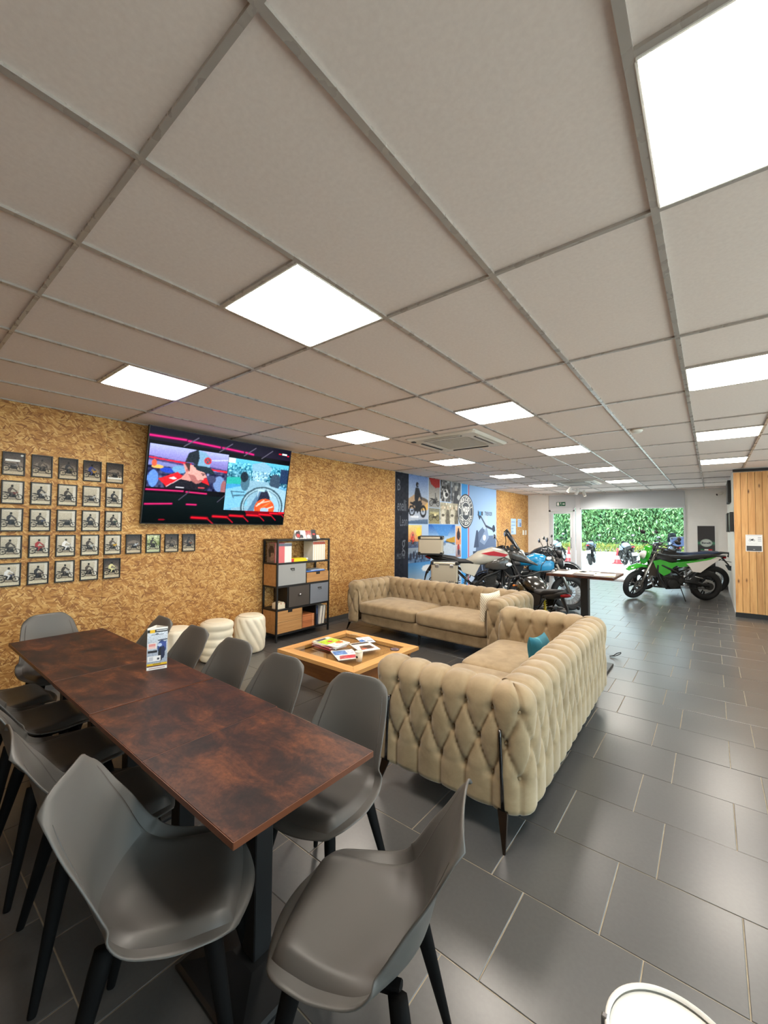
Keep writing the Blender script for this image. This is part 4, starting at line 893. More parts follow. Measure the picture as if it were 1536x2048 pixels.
# ---- cream stools
def stool_mesh(kind):
    nz, nt = 40, 96; R = .19; H = .45; zs = np.linspace(0, 1, nz); th = np.linspace(0, 2 * PI, nt, endpoint=False)
    Zz, Tt = np.meshgrid(zs, th, indexing='ij')
    if kind == 'twist': r = R * (1 - .10 * (2 * Zz - 1) ** 2) + .014 * (np.abs(np.sin(6.0 * (Tt + 1.35 * Zz)))) ** .7 * np.clip(np.minimum(Zz / .06, (1 - Zz) / .1), 0, 1) - .008
    elif kind == 'rings': r = R * .97 + .014 * np.abs(np.sin(PI * Zz * 5)) ** .6 - .012 + .004 * np.sin(Tt + 8 * Zz)
    else:
        k = 8; u = Tt * k / (2 * PI) + Zz * 1.0; w = Tt * k / (2 * PI) - Zz * 1.0
        r = R * (1 - .12 * (2 * Zz - 1) ** 2) + .03 * np.minimum(np.abs((u % 1) - .5), np.abs((w % 1) - .5)) - .004
    rim = np.clip(np.minimum(Zz / .04, (1 - Zz) / .06), 0, 1); r = r - .03 * (1 - rim) ** 2
    V = np.stack([r * np.cos(Tt), r * np.sin(Tt), H * Zz], -1).reshape(-1, 3)
    f = [(i * nt + j, i * nt + (j + 1) % nt, (i + 1) * nt + (j + 1) % nt, (i + 1) * nt + j) for i in range(nz - 1) for j in range(nt)] + [list(range(nt))[::-1]]
    top = MB(); pf = [(R - .045, 0), (R - .055, .007), (R * .4, .012), (.002, .013)]; top.lathe(pf, (0, 0, H - .002), n=48)
    return mesh('body', V, f, CERAMIC, True), mesh('top', np.vstack(top.v), top.f, CERAMIC, True)
for kd, lb, y, rz in (('twist', 'cream stool with slanting twisted flutes, nearest the bookshelf', 1.38, .3), ('rings', 'cream stool of stacked bulging rings, middle of three', .93, 0), ('facet', 'cream faceted stool behind the grey chairs, by the flyer', .46, .2)):
    t = thing('stool', lb, 'stool', (-3.86, y, 0), rz, 'cream sculpted stools'); a, b = stool_mesh(kd); link('body', a, t); link('top', b, t)

# ---- high bistro table with papers
t = thing('high_table', 'tall brown bistro table on black column behind the loveseat', 'table', (-.43, 3.58, 0))
MB().box((0, 0, 1.045), (.70, .64, .028), .003).build('tabletop', RUST, t); box('column', (0, 0, .52), (.085, .085, 1.0), BLACK, t, .004); box('top_bracket', (0, 0, 1.022), (.3, .3, .016), BLACK, t)
box('foot_plate', (.03, -.08, .012), (.46, .5, .024), BLACK, t, .006)
for n_, (x, y, dg, lb) in enumerate(((-.2, -.1, 4, 'white document lying at the left of the tall bistro table'), (.02, .05, -3, 'pale grey document in the middle of the tall bistro table'), (.22, -.06, 8, 'cream document with yellow corner on the tall bistro table'), (-.12, .2, 0, 'pale document near the far edge of the tall bistro table'))):
    p = Paint(16, 22, (224, 222, 210))
    for k in range(7): p.rect(.1, .1 + k * .11, .85 - .1 * (k % 3), .13 + k * .11, (150, 150, 145))
    if n_ == 2: p.rect(.55, 0, 1, .2, (220, 190, 60))
    q = thing('document', lb, 'document', (-.43 + x, 3.58 + y, 1.0592), math.radians(dg), 'papers on the tall table'); box('sheet', (0, 0, .001), (.21, .297, .0016), PAPER, q); p.sheet('printed_side', (-.104, -.147, .0021), (.208, 0, 0), (0, .294, 0), PRINT, q)
t = thing('strap_loop', 'small black strap loop on the floor behind the loveseat', 'strap', (-.2, 4.12, 0), .5)
MB().tube([(-.08, 0, .01), (-.025, .0, .012), (.03, .01, .03), (.05, .0, .05), (.04, -.02, .065), (.0, -.02, .055), (-.04, -.01, .02), (-.08, -.01, .01)], .009, 6, flat=.5).build('strap', BLACKPL, t, True)

# ---- small round white table at the lower edge
t = thing('side_table', 'small round white pedestal table with rim, at the bottom edge', 'table', (.672, -.70, 0))
mm = mat('white_marble_top', None, .25); n, l, b = NN(mm); nz_ = noise(n, l, objc(n), 3, 2, .5, 1.2); r = ramp(n, [(0, (236, 234, 228)), (.495, (236, 234, 228)), (.5, (216, 214, 210)), (.505, (236, 234, 228)), (1, (238, 236, 230))]); l.new(nz_.outputs[0], r.inputs[0]); l.new(r.outputs[0], b.inputs['Base Color'])
MB().lathe([(.001, 0), (.112, 0), (.112, .008), (.001, .008)], (0, 0, .585), n=64).build('top_disc', mm, t)
MB().lathe([(.112, .58), (.119, .58), (.121, .59), (.120, .603), (.116, .606), (.112, .598)], n=64, cap=False).build('raised_rim', WHITEPL, t, True)
MB().lathe([(.1, 0), (.1, .012), (.03, .02), (.016, .03), (.014, .55), (.03, .585)], n=32).build('pedestal', WHITEPL, t, True)
box('rim_clip', (-.118, -.02, .596), (.012, .012, .02), STEEL, t, .002)

ords = ['first', 'second', 'third', 'fourth', 'fifth', 'sixth', 'seventh', 'eighth', 'ninth']
# ---- bookshelf
BX0, BX1, BY0, BY1, BH = -4.19, -3.865, 1.785, 2.765, 1.395     # depth from wall, along wall
t = thing('bookshelf', 'black steel bookshelf with grey and wooden drawers against the chipboard', 'shelf', ((BX0 + BX1) / 2, (BY0 + BY1) / 2, 0))
bw, bd = BY1 - BY0, BX1 - BX0; L_ = lambda x, y, z: (x, y, z)
for sx in (-1, 1):
    for sy in (-1, 1): box('post', (sx * (bd / 2 - .0125), sy * (bw / 2 - .0125), BH / 2), (.025, .025, BH), BLACK, t, .002)
for z in (.10, .43, .745, 1.06, BH - .012): 
    b = MB().box((0, 0, z), (bd - .002, bw - .05, .018)).box((bd / 2 - .0125, 0, z), (.025, bw - .05, .024)).box((-bd / 2 + .0125, 0, z), (.025, bw - .05, .024)).box((0, bw / 2 - .0125, z), (bd - .05, .025, .024)).box((0, -bw / 2 + .0125, z), (bd - .05, .025, .024))
    b.build('shelf_board' if z < BH - .02 else 'top_board', BLACK, t)
def yb(Y): return Y - (BY0 + BY1) / 2
for y, z0, z1 in ((2.305, .745, 1.06), (2.375, .43, .745), (1.985, .43, .745), (2.245, .10, .43), (2.51, .10, .43)): box('divider', (0, yb(y), (z0 + z1) / 2), (bd - .03, .014, z1 - z0 - .02), BLACK, t)
def drawer(y0, y1, z0, z1, m, cup=True, notch=False, label=None):
    d = bd - .02; g = .006; yc, zc = yb((y0 + y1) / 2), (z0 + z1) / 2; w, h = y1 - y0 - g, z1 - z0 - g
    b = MB().box((d / 2 - .009, 0, 0), (.018, w, h), .002).box((0, -w / 2 + .006, 0), (d - .02, .012, h - .01)).box((0, w / 2 - .006, 0), (d - .02, .012, h - .01)).box((-d / 2 + .006, 0, 0), (.012, w - .02, h - .01)).box((0, 0, -h / 2 + .008), (d - .02, w - .02, .01))
    o = b.build('drawer', m, t, False, (.008, yc, zc))
    if label: o['label'] = label
    if cup:
        hz = h * .22
        k = MB().box((d / 2 + .003, 0, hz + .018), (.006, .075, .016), .002).tube([(d / 2 + .004, -.028, hz + .012), (d / 2 + .02, -.022, hz - .006), (d / 2 + .02, .022, hz - .006), (d / 2 + .004, .028, hz + .012)], .004, 6); k.build('handle', mat('dark_pewter', (74, 72, 70), .4, .6), o)
    if notch: box('finger_notch', (d / 2 + .0005, 0, h / 2 - .016), (.003, .075, .034), BLACK, o)
    return o
GREYD = mat('washed_grey_paint', (150, 150, 148), .55); BLUEG = mat('blue_grey_paint', (112, 116, 124), .55); TAUPE = mat('dark_taupe_paint', (68, 60, 54), .55)
drawer(1.80, 2.298, .757, 1.05, GREYD, label='light grey drawer'); drawer(2.312, 2.745, .757, .905, DRAWERW, False, True, 'shallow wooden drawer')
o = drawer(1.992, 2.368, .442, .735, TAUPE, False, label='dark taupe drawer'); MB().ball((bd / 2 + .008, 0, .02), .018, 10, (.8, 1, 1)).build('knob', STEEL, o, True)
drawer(2.382, 2.745, .442, .735, BLUEG, label='blue-grey drawer')
o = drawer(1.80, 2.238, .112, .42, DRAWERW, False, True, 'wooden two-board drawer'); box('groove', (bd / 2 - .0095, 0, -.0), (.0012, .43, .003), BLACK, o)
for z0, z1, m in ((.757, 1.05, DRAWERW), (.112, .42, DRAWERW)): box('side_panel', (0, -bw / 2 + .008, (z0 + z1) / 2), (bd - .05, .012, z1 - z0), m, t)
# things on the shelves
def spine(label, y, z, th, h, m, band=None, group=None, lean=0, depth=.21, name='magazine', cat='magazine', xoff=0):
    q = thing(name, label, cat, (BX1 - .035 - depth / 2 + xoff, y, z), 0, group); q.rotation_euler = (lean, 0, 0)
    box('pages', (-.002, 0, h / 2), (depth - .004, th - .0012, h - .002), PAPER, q); box('cover', (0, 0, h / 2), (depth, th, h), m, q)
    if band: box('spine_band', (depth / 2 + .0004, 0, h * .9), (.001, th, h * .14), band, q)
    return q
RSP = mat('red_pink_spine', (214, 108, 112), .45); WSP = mat('white_spine', (232, 228, 222), .5); DKR = mat('brick_red_band', (172, 84, 66), .5); CRS = mat('cream_spine', (226, 214, 188), .5); BLB = mat('slate_band', (96, 104, 120), .5)
y = 1.832
for k in range(5): spine('red-spined magazine, %s from left in the top shelf row' % ords[k], y, 1.071, .021, .275, RSP, BLB, 'red-spined magazines on the top shelf'); y += .0225
for k in range(6): spine('white-spined magazine, %s one right of the red ones on the top shelf' % ords[k], y, 1.071, .0185, .272, WSP, BLB, 'white-spined magazines next to the red ones'); y += .02
y = 2.462
for k in range(11): spine('cream magazine with brick red head, %s in the top shelf right row' % (ords + ['tenth', 'eleventh'])[k], y, 1.071, .0205, .285, CRS if k % 2 else WSP, DKR, 'cream magazines at the right of the top shelf'); y += .0222
p = Paint(20, 26, (120, 104, 92)); p.ell(.5, .6, .3, .25, (52, 34, 30)); p.ell(.6, .3, .3, .2, (150, 120, 104)); p.ell(.35, .45, .12, .2, (30, 22, 22)); p.rect(.85, 0, 1, 1, (190, 90, 100)); p.grain(12)
q = thing('magazine', 'magazine with dark cover photo showing through the shelf side', 'magazine', (BX0 + .155, 1.814, 1.071)); box('pages', (0, 0, .135), (.2, .006, .27), PAPER, q); p.sheet('front_cover', (-.1, -.0035, 0), (.2, 0, 0), (0, 0, .27), PRINT, q)
for k in range(2):
    q = thing('book', ('yellow book lying lowest on the top shelf', 'yellow book lying on another yellow book, top shelf')[k], 'book', (BX1 - .14, 2.215 + .004 * k, 1.0705 + .023 * k)); box('pages', (-.002, 0, .011), (.15, .33, .018), PAPER, q); box('cover', (0, 0, .011), (.156, .26 + .05 * (1 - k), .022), mat('yellow_cover', (240, 212, 20), .45), q); box('spine_band', (.0785, -.12, .011), (.001, .05, .0215), mat('red_band', (206, 50, 46), .45), q)
q = thing('folder', 'blue folder lying on the shallow wooden drawer', 'folder', (BX1 - .15, 2.52, .9055)); box('cover', (0, 0, .008), (.22, .38, .016), mat('blue_folder', (70, 110, 180), .4), q, .002); box('paper_stack', (.003, .04, .0215), (.2, .26, .01), mat('pale_blue_paper', (190, 205, 225), .5), q)
for k in range(7): spine('small cream paperback, %s from left in the open shelf bay' % ords[k], 1.83 + k * .0195, .4425, .018, .075 + .006 * (k % 3), CRS, DKR if k % 3 == 0 else None, 'small paperbacks in the open bay', depth=.11, name='paperback', cat='book')
for k in range(2):
    q = thing('wooden_box', ('reddish wooden box standing lowest in the bottom middle bay', 'reddish wooden box resting on the other reddish box')[k], 'box', (BX1 - .16, 2.378, .1105 + .092 * k)); b = MB().box((0, 0, .0445), (.26, .235, .089), .003); b.build('case', REDWOOD, q); box('lid_line', (.1302, 0, .07), (.001, .235, .002), BLACK, q); box('side_strip', (.131, .085, .0445), (.002, .012, .088), mat('pale_strip', (214, 160, 116), .5), q)
for k in range(8): spine('leaning magazine, %s from left in the bottom right shelf bay' % ords[k], 2.60 + k * .0138, .1105, .011, .27, (WSP, CRS, PAPER, TAUPE)[k % 4], None, 'leaning magazines in the bottom bay', lean=-.12)
q = thing('file_box', 'navy file box beside the leaning magazines', 'box', (BX1 - .16, 2.548, .1105)); box('case', (0, 0, .14), (.24, .055, .28), mat('navy_box', (30, 40, 62), .5), q, .003); box('file_label', (.1208, 0, .2), (.001, .03, .08), mat('navy_tag', (60, 76, 110), .5), q)
# displays on top
def tent(label, y, w, h, kind):
    q = thing('brochure', label, 'brochure', (BX1 - .12, y, BH - .002)); p = Paint(18, 14, (225, 220, 214))
    if kind == 0: p.ell(.4, .5, .35, .4, (60, 50, 54)); p.ell(.3, .4, .15, .2, (190, 60, 60)); p.ell(.7, .6, .2, .3, (240, 240, 240)); p.ell(.6, .3, .14, .2, (40, 44, 52))
    if kind == 1: p.vgrad(0, 0, 1, 1, (190, 190, 190), (170, 60, 54)); p.ell(.5, .3, .3, .2, (240, 236, 230))
    if kind == 2: p.vgrad(0, 0, 1, 1, (34, 32, 34), (40, 38, 40)); p.rect(.2, .4, .8, .6, (200, 60, 60))
    if kind == 3: p.rect(.1, .2, .9, .5, (170, 200, 205))
    p.grain(18); b = MB().prism([(0, 0), (.07, 0), (.035, h)], -w / 2, w / 2); o = b.build('folded_card', PAPER, q)
    p.sheet('printed_face', (.0712, -w / 2, .001), (0, w, 0), (-.035, 0, h - .001), PRINT, q)
tent('brochure with red and dark machine picture atop the bookshelf', 2.235, .20, .125, 0); tent('grey and red brochure in the middle on top of bookshelf', 2.385, .11, .12, 1); tent('black brochure at the right on top of bookshelf', 2.49, .09, .135, 2); tent('pale little leaflet right-most on top of the bookshelf', 2.56, .09, .055, 3)
t = thing('wall_outlet', 'black wall outlet beside the left arm of the sofa', 'outlet', (XL + .008, 3.57, .335)); box('plate', (.006, 0, 0), (.012, .085, .085), BLACKPL, t, .003); MB().lathe([(.001, .0), (.025, 0), (.025, .006), (.001, .004)], (.011, 0, 0), 'x', 16).build('socket', BLACK, t)

# ---- wall screen
SW, SH = 1.905, 1.078
t = thing('wall_screen', 'large lit flat screen showing a motor race, tilted on the chipboard wall', 'screen', (-4.125, 1.1175, 1.592)); t.rotation_euler = (0, math.radians(9.0), 0)
box('casing', (-.022, 0, SH / 2), (.034, SW, SH), BLACKPL, t, .004)
bz = MB()
for c, d in (((-.002, 0, .005), (.008, SW, .010)), ((-.002, 0, SH - .004), (.008, SW, .008)), ((-.002, SW / 2 - .004, SH / 2), (.008, .008, SH)), ((-.002, -SW / 2 + .004, SH / 2), (.008, .008, SH))): bz.box(c, d)
bz.build('bezel', BLACK, t)
box('wall_bracket', (-.055, 0, SH * .45), (.05, .5, .4), BLACK, t)
p = Paint(330, 187, (8, 8, 14))
p.vgrad(0, .0, 1, .32, (4, 10, 12), (10, 22, 24)); p.vgrad(0, .86, 1, 1, (26, 20, 40), (14, 12, 26))
MG = (226, 26, 120); RD = (226, 22, 40)
# upper and left neon bars
for (x0, y0, x1, y1) in ((0.0, .905, .21, .912), (.225, .906, .43, .893), (.45, .893, .6, .882), (.62, .882, .68, .872)): p.line(x0, y0, x1, y1, .020, (110, 10, 70), .6); p.line(x0, y0, x1, y1, .009, MG)
for (x0, y0, x1, y1) in ((.01, .352, .22, .357), (.24, .352, .37, .346), (.01, .2, .16, .215), (.25, .215, .31, .215)): p.line(x0, y0, x1, y1, .015, (100, 10, 60), .6); p.line(x0, y0, x1, y1, .0065, (226, 40, 110))
for x in (.2, .43, .61, .75): p.line(x, .84, x + .085, .955, .006, (92, 88, 104))
for x in (.2, .45): p.line(x, .26, x + .06, .36, .006, (70, 66, 82))
for k, (x, y) in enumerate(((.29, .07), (.43, .09), (.55, .105), (.68, .118), (.78, .13), (.87, .15), (.95, .16))):
    if k > 2: p.poly([(x - .03, y + .07), (x + .1, y + .07), (x + .1, y), (x, y)], (150, 8, 24), .8)
    p.line(x, y, x + .1, y - .006, .022, (120, 6, 22), .6); p.line(x, y, x + .1, y - .006, .010, RD); p.line(x + .1, y - .006, x + .145, y - .07, .007, (170, 16, 36))
p.ell(.11, .04, .02, .008, (120, 10, 30))
# left picture: rider in cap and red/black shirt
x0, y0, x1, y1 = .012, .385, .497, .825
q = Paint(160, 92, (120, 128, 190)); q.vgrad(0, .6, 1, 1, (120, 110, 180), (170, 178, 236)); q.poly([(0, .72), (1, .58), (1, .5), (0, .62)], (70, 60, 110)); q.poly([(0, .70), (.5, .64), (.5, .6), (0, .66)], (226, 30, 60)); q.poly([(.72, .58), (1, .55), (1, .5), (.72, .53)], (220, 36, 56)); q.poly([(.7, .78), (1, .86), (1, .83), (.7, .75)], (190, 196, 226))
q.rect(0, 0, 1, .5, (44, 48, 84)); q.grain(26, 0, 0, 1, .5, k=5)
for cx, cy, rx, ry, c in ((.06, .2, .06, .2, (96, 140, 220)), (.1, .48, .07, .04, (240, 180, 90)), (.22, .42, .09, .06, (36, 70, 190)), (.06, .56, .03, .08, (226, 90, 60)), (.36, .46, .09, .09, (110, 160, 200)), (.9, .2, .08, .2, (110, 140, 190)), (.8, .3, .05, .1, (60, 64, 96)), (.97, .1, .04, .2, (150, 96, 100))): q.ell(cx, cy, rx, ry, c)
q.poly([(.16, .16), (.32, .34), (.5, .34), (.74, .26), (.78, .12), (.7, 0), (.2, 0)], (24, 24, 34)); q.poly([(.12, .2), (.34, .40), (.42, .30), (.22, .02)], (222, 30, 40)); q.poly([(.62, .26), (.72, .32), (.77, .14), (.66, .2)], (222, 30, 40)); q.line(.22, .03, .41, .28, .008, (236, 232, 236)); q.poly([(.24, .24), (.3, .28), (.34, .24), (.3, .2)], (236, 236, 240)); q.rect(.33, .02, .44, .045, (220, 220, 226)); q.ell(.66, .06, .05, .02, (190, 70, 80))
q.poly([(.40, .62), (.44, .40), (.38, .24), (.5, .2), (.62, .22), (.6, .5)], (206, 142, 134)); q.poly([(.45, .62), (.47, .36), (.53, .20), (.575, .155), (.62, .16), (.655, .21), (.66, .25), (.685, .27), (.68, .30), (.725, .335), (.705, .40), (.685, .46), (.66, .54), (.58, .6)], (224, 160, 150)); q.poly([(.47, .38), (.53, .20), (.575, .155), (.62, .16), (.65, .205), (.6, .25), (.56, .36)], (168, 104, 100)); q.ell(.455, .47, .026, .06, (212, 138, 130)); q.ell(.457, .47, .013, .035, (170, 96, 92)); q.poly([(.42, .64), (.49, .64), (.485, .44), (.455, .52)], (66, 48, 48)); q.line(.615, .235, .665, .232, .008, (120, 50, 54)); q.line(.63, .255, .67, .26, .008, (130, 76, 72)); q.line(.645, .42, .69, .41, .01, (66, 44, 46)); q.ell(.668, .385, .014, .012, (50, 40, 46)); q.line(.69, .33, .72, .335, .006, (190, 116, 108)); q.poly([(.42, .66), (.46, .9), (.56, .99), (.68, .96), (.74, .84), (.74, .62), (.6, .58), (.52, .66)], (30, 38, 48)); q.poly([(.58, .99), (.68, .96), (.75, .82), (.75, .60), (.58, .60), (.60, .8)], (122, 166, 196)); q.poly([(.52, .62), (.75, .60), (.84, .44), (.78, .42), (.58, .5)], (26, 44, 54)); q.ell(.715, .76, .05, .085, (206, 40, 50)); q.ell(.715, .76, .032, .06, (60, 90, 110)); q.line(.69, .72, .71, .8, .01, (226, 60, 60)); q.line(.71, .8, .735, .72, .01, (226, 60, 60))
def blit(dst, src, x0, y0, x1, y1):
    X0, X1, Y0, Y1 = int(x0 * dst.w), int(x1 * dst.w), int(y0 * dst.h), int(y1 * dst.h)
    ix = (np.arange(X1 - X0) * src.w / (X1 - X0)).astype(int); iy = (np.arange(Y1 - Y0) * src.h / (Y1 - Y0)).astype(int); dst.a[Y0:Y1, X0:X1] = src.a[iy][:, ix]
q.grain(9).blur(1); blit(p, q, x0, y0, x1, y1)
# right picture: view from a racing cockpit on a blue-grey grid
q = Paint(170, 110, (96, 160, 196)); q.vgrad(0, .55, 1, 1, (60, 110, 130), (90, 190, 220)); q.grain(40, 0, .5, 1, .93, k=3); q.poly([(.36, .93), (.55, 1), (.7, .9), (.6, .55), (.4, .55)], (130, 180, 205)); q.grain(45, .35, .55, .95, .8, k=3)
q.poly([(0, .62), (.26, .66), (.2, .5), (0, .44)], (40, 170, 160)); q.poly([(0, .5), (.3, .52), (.1, .3), (0, .28)], (60, 150, 200)); q.poly([(.3, .6), (.66, .6), (.9, 0), (.1, 0)], (134, 176, 196)); q.poly([(0, .4), (.3, .5), (.35, .1), (0, 0)], (118, 184, 212)); q.ell(.28, .55, .07, .16, (70, 110, 130)); q.ell(.26, .66, .06, .1, (22, 40, 52)); q.ell(.78, .62, .1, .16, (56, 76, 96)); q.poly([(.62, .55), (1, .45), (1, 0), (.7, 0)], (150, 190, 208)); q.line(.08, .36, .28, .36, .01, (60, 96, 116)); q.line(.08, .36, .12, .24, .01, (60, 96, 116)); q.line(.12, .28, .28, .3, .01, (60, 96, 116)); q.rect(.86, .6, 1, .9, (34, 56, 90)); q.rect(0, .9, .1, 1, (210, 230, 240))
q.ell(.6, .08, .36, .42, (60, 84, 96), 1, .17); q.ell(.6, .08, .335, .39, (150, 186, 200), 1, .08); q.poly([(.44, .1), (.56, .42), (.66, .42), (.78, .1)], (38, 42, 60)); q.poly([(.36, 0), (.52, .4), (.56, .42), (.46, 0)], (84, 120, 150)); q.rect(.5, .4, .62, .44, (170, 210, 225)); q.line(.66, .44, .74, .3, .012, (190, 220, 235)); q.line(.52, .44, .5, .3, .012, (170, 196, 210))
q.ell(.64, .06, .17, .2, (236, 84, 40)); q.line(.5, .1, .62, .22, .016, (250, 190, 170)); q.line(.56, .04, .74, .2, .016, (248, 120, 60)); q.line(.62, .02, .78, .1, .016, (250, 200, 180)); q.ell(.64, .02, .07, .05, (160, 190, 230)); q.line(.52, .14, .72, .22, .01, (250, 210, 190))
q.grain(10).blur(1); blit(p, q, .502, .172, .995, .80)
p.rect(.5, .8, .995, .806, (20, 30, 40)); p.rect(.92, .925, .965, .945, (232, 232, 236)); p.rect(.89, .925, .915, .94, (210, 20, 40)); p.rect(.968, .915, .985, .932, (210, 20, 40))
p.sheet('picture', (.0022, -SW / 2 + .008, .010), (0, SW - .016, 0), (0, 0, SH - .018), SCREEN, t)

# ---- thirty framed photographs on the chipboard
rowsz = [2.123, 1.865, 1.617, 1.371, 1.122]; rown = ['top', 'second', 'third', 'fourth', 'bottom']
ords = ['first', 'second', 'third', 'fourth', 'fifth', 'sixth', 'seventh', 'eighth', 'ninth']
fm = MB(); fw_, fh_, ft = .157, .21, .010
for c, d in (((.009, 0, fh_ / 2 - ft / 2), (.018, fw_, ft)), ((.009, 0, -fh_ / 2 + ft / 2), (.018, fw_, ft)), ((.009, fw_ / 2 - ft / 2, 0), (.018, ft, fh_ - 2 * ft)), ((.009, -fw_ / 2 + ft / 2, 0), (.018, ft, fh_ - 2 * ft))): fm.box(c, d, .0012)
fme = mesh('frame', np.vstack(fm.v), fm.f, BLACKPL); bme = MB().box((.004, 0, 0), (.008, fw_ - .01, fh_ - .01)); bme = mesh('backing', np.vstack(bme.v), bme.f, BLACKPL)
dark_rooms = {(0, 0), (0, 1), (0, 2), (0, 3), (0, 4), (3, 5), (3, 7), (3, 8), (4, 4)}
bodyc = {(0, 0): (120, 120, 124), (0, 1): (40, 38, 36), (0, 2): (86, 84, 56), (0, 3): (214, 160, 50), (0, 4): (60, 58, 58), (1, 0): (120, 58, 50), (1, 1): (220, 220, 216), (1, 2): (44, 42, 42), (1, 3): (206, 210, 216), (1, 4): (96, 84, 70), (2, 0): (60, 58, 56), (2, 1): (64, 70, 92), (2, 2): (70, 70, 70), (2, 3): (70, 68, 66), (2, 4): (30, 64, 46), (3, 0): (88, 84, 78), (3, 1): (140, 50, 42), (3, 2): (222, 222, 222), (3, 3): (210, 214, 216), (3, 4): (226, 176, 20), (3, 5): (206, 216, 226), (3, 6): (38, 40, 40), (3, 7): (110, 104, 100), (3, 8): (130, 72, 44), (4, 0): (70, 74, 96), (4, 1): (80, 62, 58), (4, 2): (200, 200, 198), (4, 3): (64, 60, 58), (4, 4): (208, 206, 160)}
special = {(0, 3): 'rider in blue on a yellow motorcycle', (1, 1): 'a white motorcycle, pale studio', (1, 3): 'a white and grey motorcycle, pale studio', (3, 1): 'a red motorcycle, rider in red', (3, 2): 'a white motorcycle and rider in white', (3, 4): 'a yellow motorcycle', (3, 6): 'a motorcycle under green trees', (4, 4): 'a rider in pale yellow, dark room', (3, 5): 'a white motorcycle in a dark room', (2, 4): 'a dark green motorcycle seen from its front'}
for r in range(5):
    for k in range((5, 5, 5, 9, 5)[r]):
        what = special.get((r, k), ('a dark motorcycle in a dark room' if (r, k) in dark_rooms else 'a motorcycle and rider in a pale studio'))
        t = thing('framed_photo', 'framed photo of %s, %s row, %s from left' % (what, rown[r], ords[k]), 'picture', (XL + .0075, -.876 + .2013 * k, rowsz[r]), 0, 'framed motorcycle photos on the chipboard wall')
        link('frame', fme, t); link('backing', bme, t)
        if (r, k) in dark_rooms: p = Paint(40, 54, (60, 54, 48)); p.vgrad(0, 0, 1, .36, (196, 182, 156), (160, 148, 126)); p.vgrad(0, .36, 1, 1, (112, 98, 86), (44, 40, 40)); p.ell(.5, .5, .4, .2, (150, 138, 124), .5)
        elif (r, k) == (3, 6): p = Paint(40, 54, (180, 186, 150)); p.vgrad(0, .4, 1, 1, (110, 124, 70), (206, 214, 176)); p.grain(26, 0, .4, 1, 1, k=3)
        else: p = Paint(40, 54, (190, 184, 166)); p.vgrad(0, 0, 1, .25, (206, 198, 174), (182, 174, 152)); p.vgrad(0, .25, 1, 1, (158, 150, 134), (194, 187, 168)); p.poly([(.78, .25), (1, .12), (1, 1), (.84, 1)], (206, 202, 190)); p.rect(.1, .9, .9, .93, (216, 212, 204))
        rid = {(0, 3): (52, 62, 120), (3, 1): (150, 40, 44), (3, 2): (226, 226, 226), (4, 4): (212, 206, 150), (4, 0): (214, 214, 212)}.get((r, k), ((58, 52, 48), (74, 66, 60), (46, 46, 50))[(r + k) % 3] if (r * 5 + k) % 4 else None)
        p.ell(.52, .2, .42, .05, (110, 100, 86), .7); p.moto(.50 + .03 * ((k * 7 + r * 3) % 3 - 1), .28, .56, tuple(int(q_ * .8) for q_ in bodyc.get((r, k), (60, 58, 56))), (24, 22, 22), rid, 1)
        if rid is None: p.ell(.4, .48, .2, .06, (70, 66, 62))
        if (r, k) == (0, 0): p.rect(.08, .62, .8, .70, (226, 228, 226)); p.ell(.9, .92, .07, .05, (200, 204, 200))
        if (r, k) == (0, 4): p.rect(.02, .16, .98, .26, (226, 226, 220))
        p.grain(9)
        m = .0105; p.sheet('photo_print', (.0085, -fw_ / 2 + m, -fh_ / 2 + m), (0, fw_ - 2 * m, 0), (0, 0, fh_ - 2 * m), PHOTO, t)

# ---- mural wallpaper beyond the sofa
MY0, MY1, MZ0, MZ1 = 4.87, 9.813, .082, 2.69
t = thing('wall_mural', 'printed motorcycle wall mural with dark stripe and round emblem', 'mural', (XL, MY0, 0))
box('backing', (.0015, (MY1 - MY0) / 2, (MZ0 + MZ1) / 2), (.012, MY1 - MY0, MZ1 - MZ0), mat('mural_blue_white', (176, 200, 230), .6), t)
P_ = Paint(420, 222, (176, 200, 230)); fy = lambda Y: (Y - MY0) / (MY1 - MY0); fz = lambda z: (z - MZ0) / (MZ1 - MZ0)
def cell(y0, y1, z0, z1, pq): pq.blur(1); blit(P_, pq, max(0, fy(y0)), max(0, fz(z0)), min(1, fy(y1)), min(1, fz(z1)))
P_.vgrad(fy(8.07), 0, 1, 1, (184, 202, 226), (146, 182, 226))
P_.rect(0, 0, fy(5.335), 1, (25, 29, 42)); P_.grain(5, 0, 0, fy(5.335), 1, k=4); P_.rect(fy(5.18), 0, fy(5.335), .35, (34, 38, 52))
q = Paint(60, 100, (150, 170, 205)); q.vgrad(0, .5, 1, 1, (170, 184, 204), (110, 136, 190)); q.poly([(0, .5), (.3, .6), (.7, .55), (1, .5), (1, .3), (0, .3)], (180, 150, 120)); q.poly([(.6, .3), (1, .46), (1, .2), (.7, .2)], (222, 176, 100)); q.vgrad(0, 0, 1, .26, (70, 96, 130), (150, 160, 180)); q.poly([(.45, .6), (1, .5), (1, .45), (.6, .5)], (96, 84, 74))
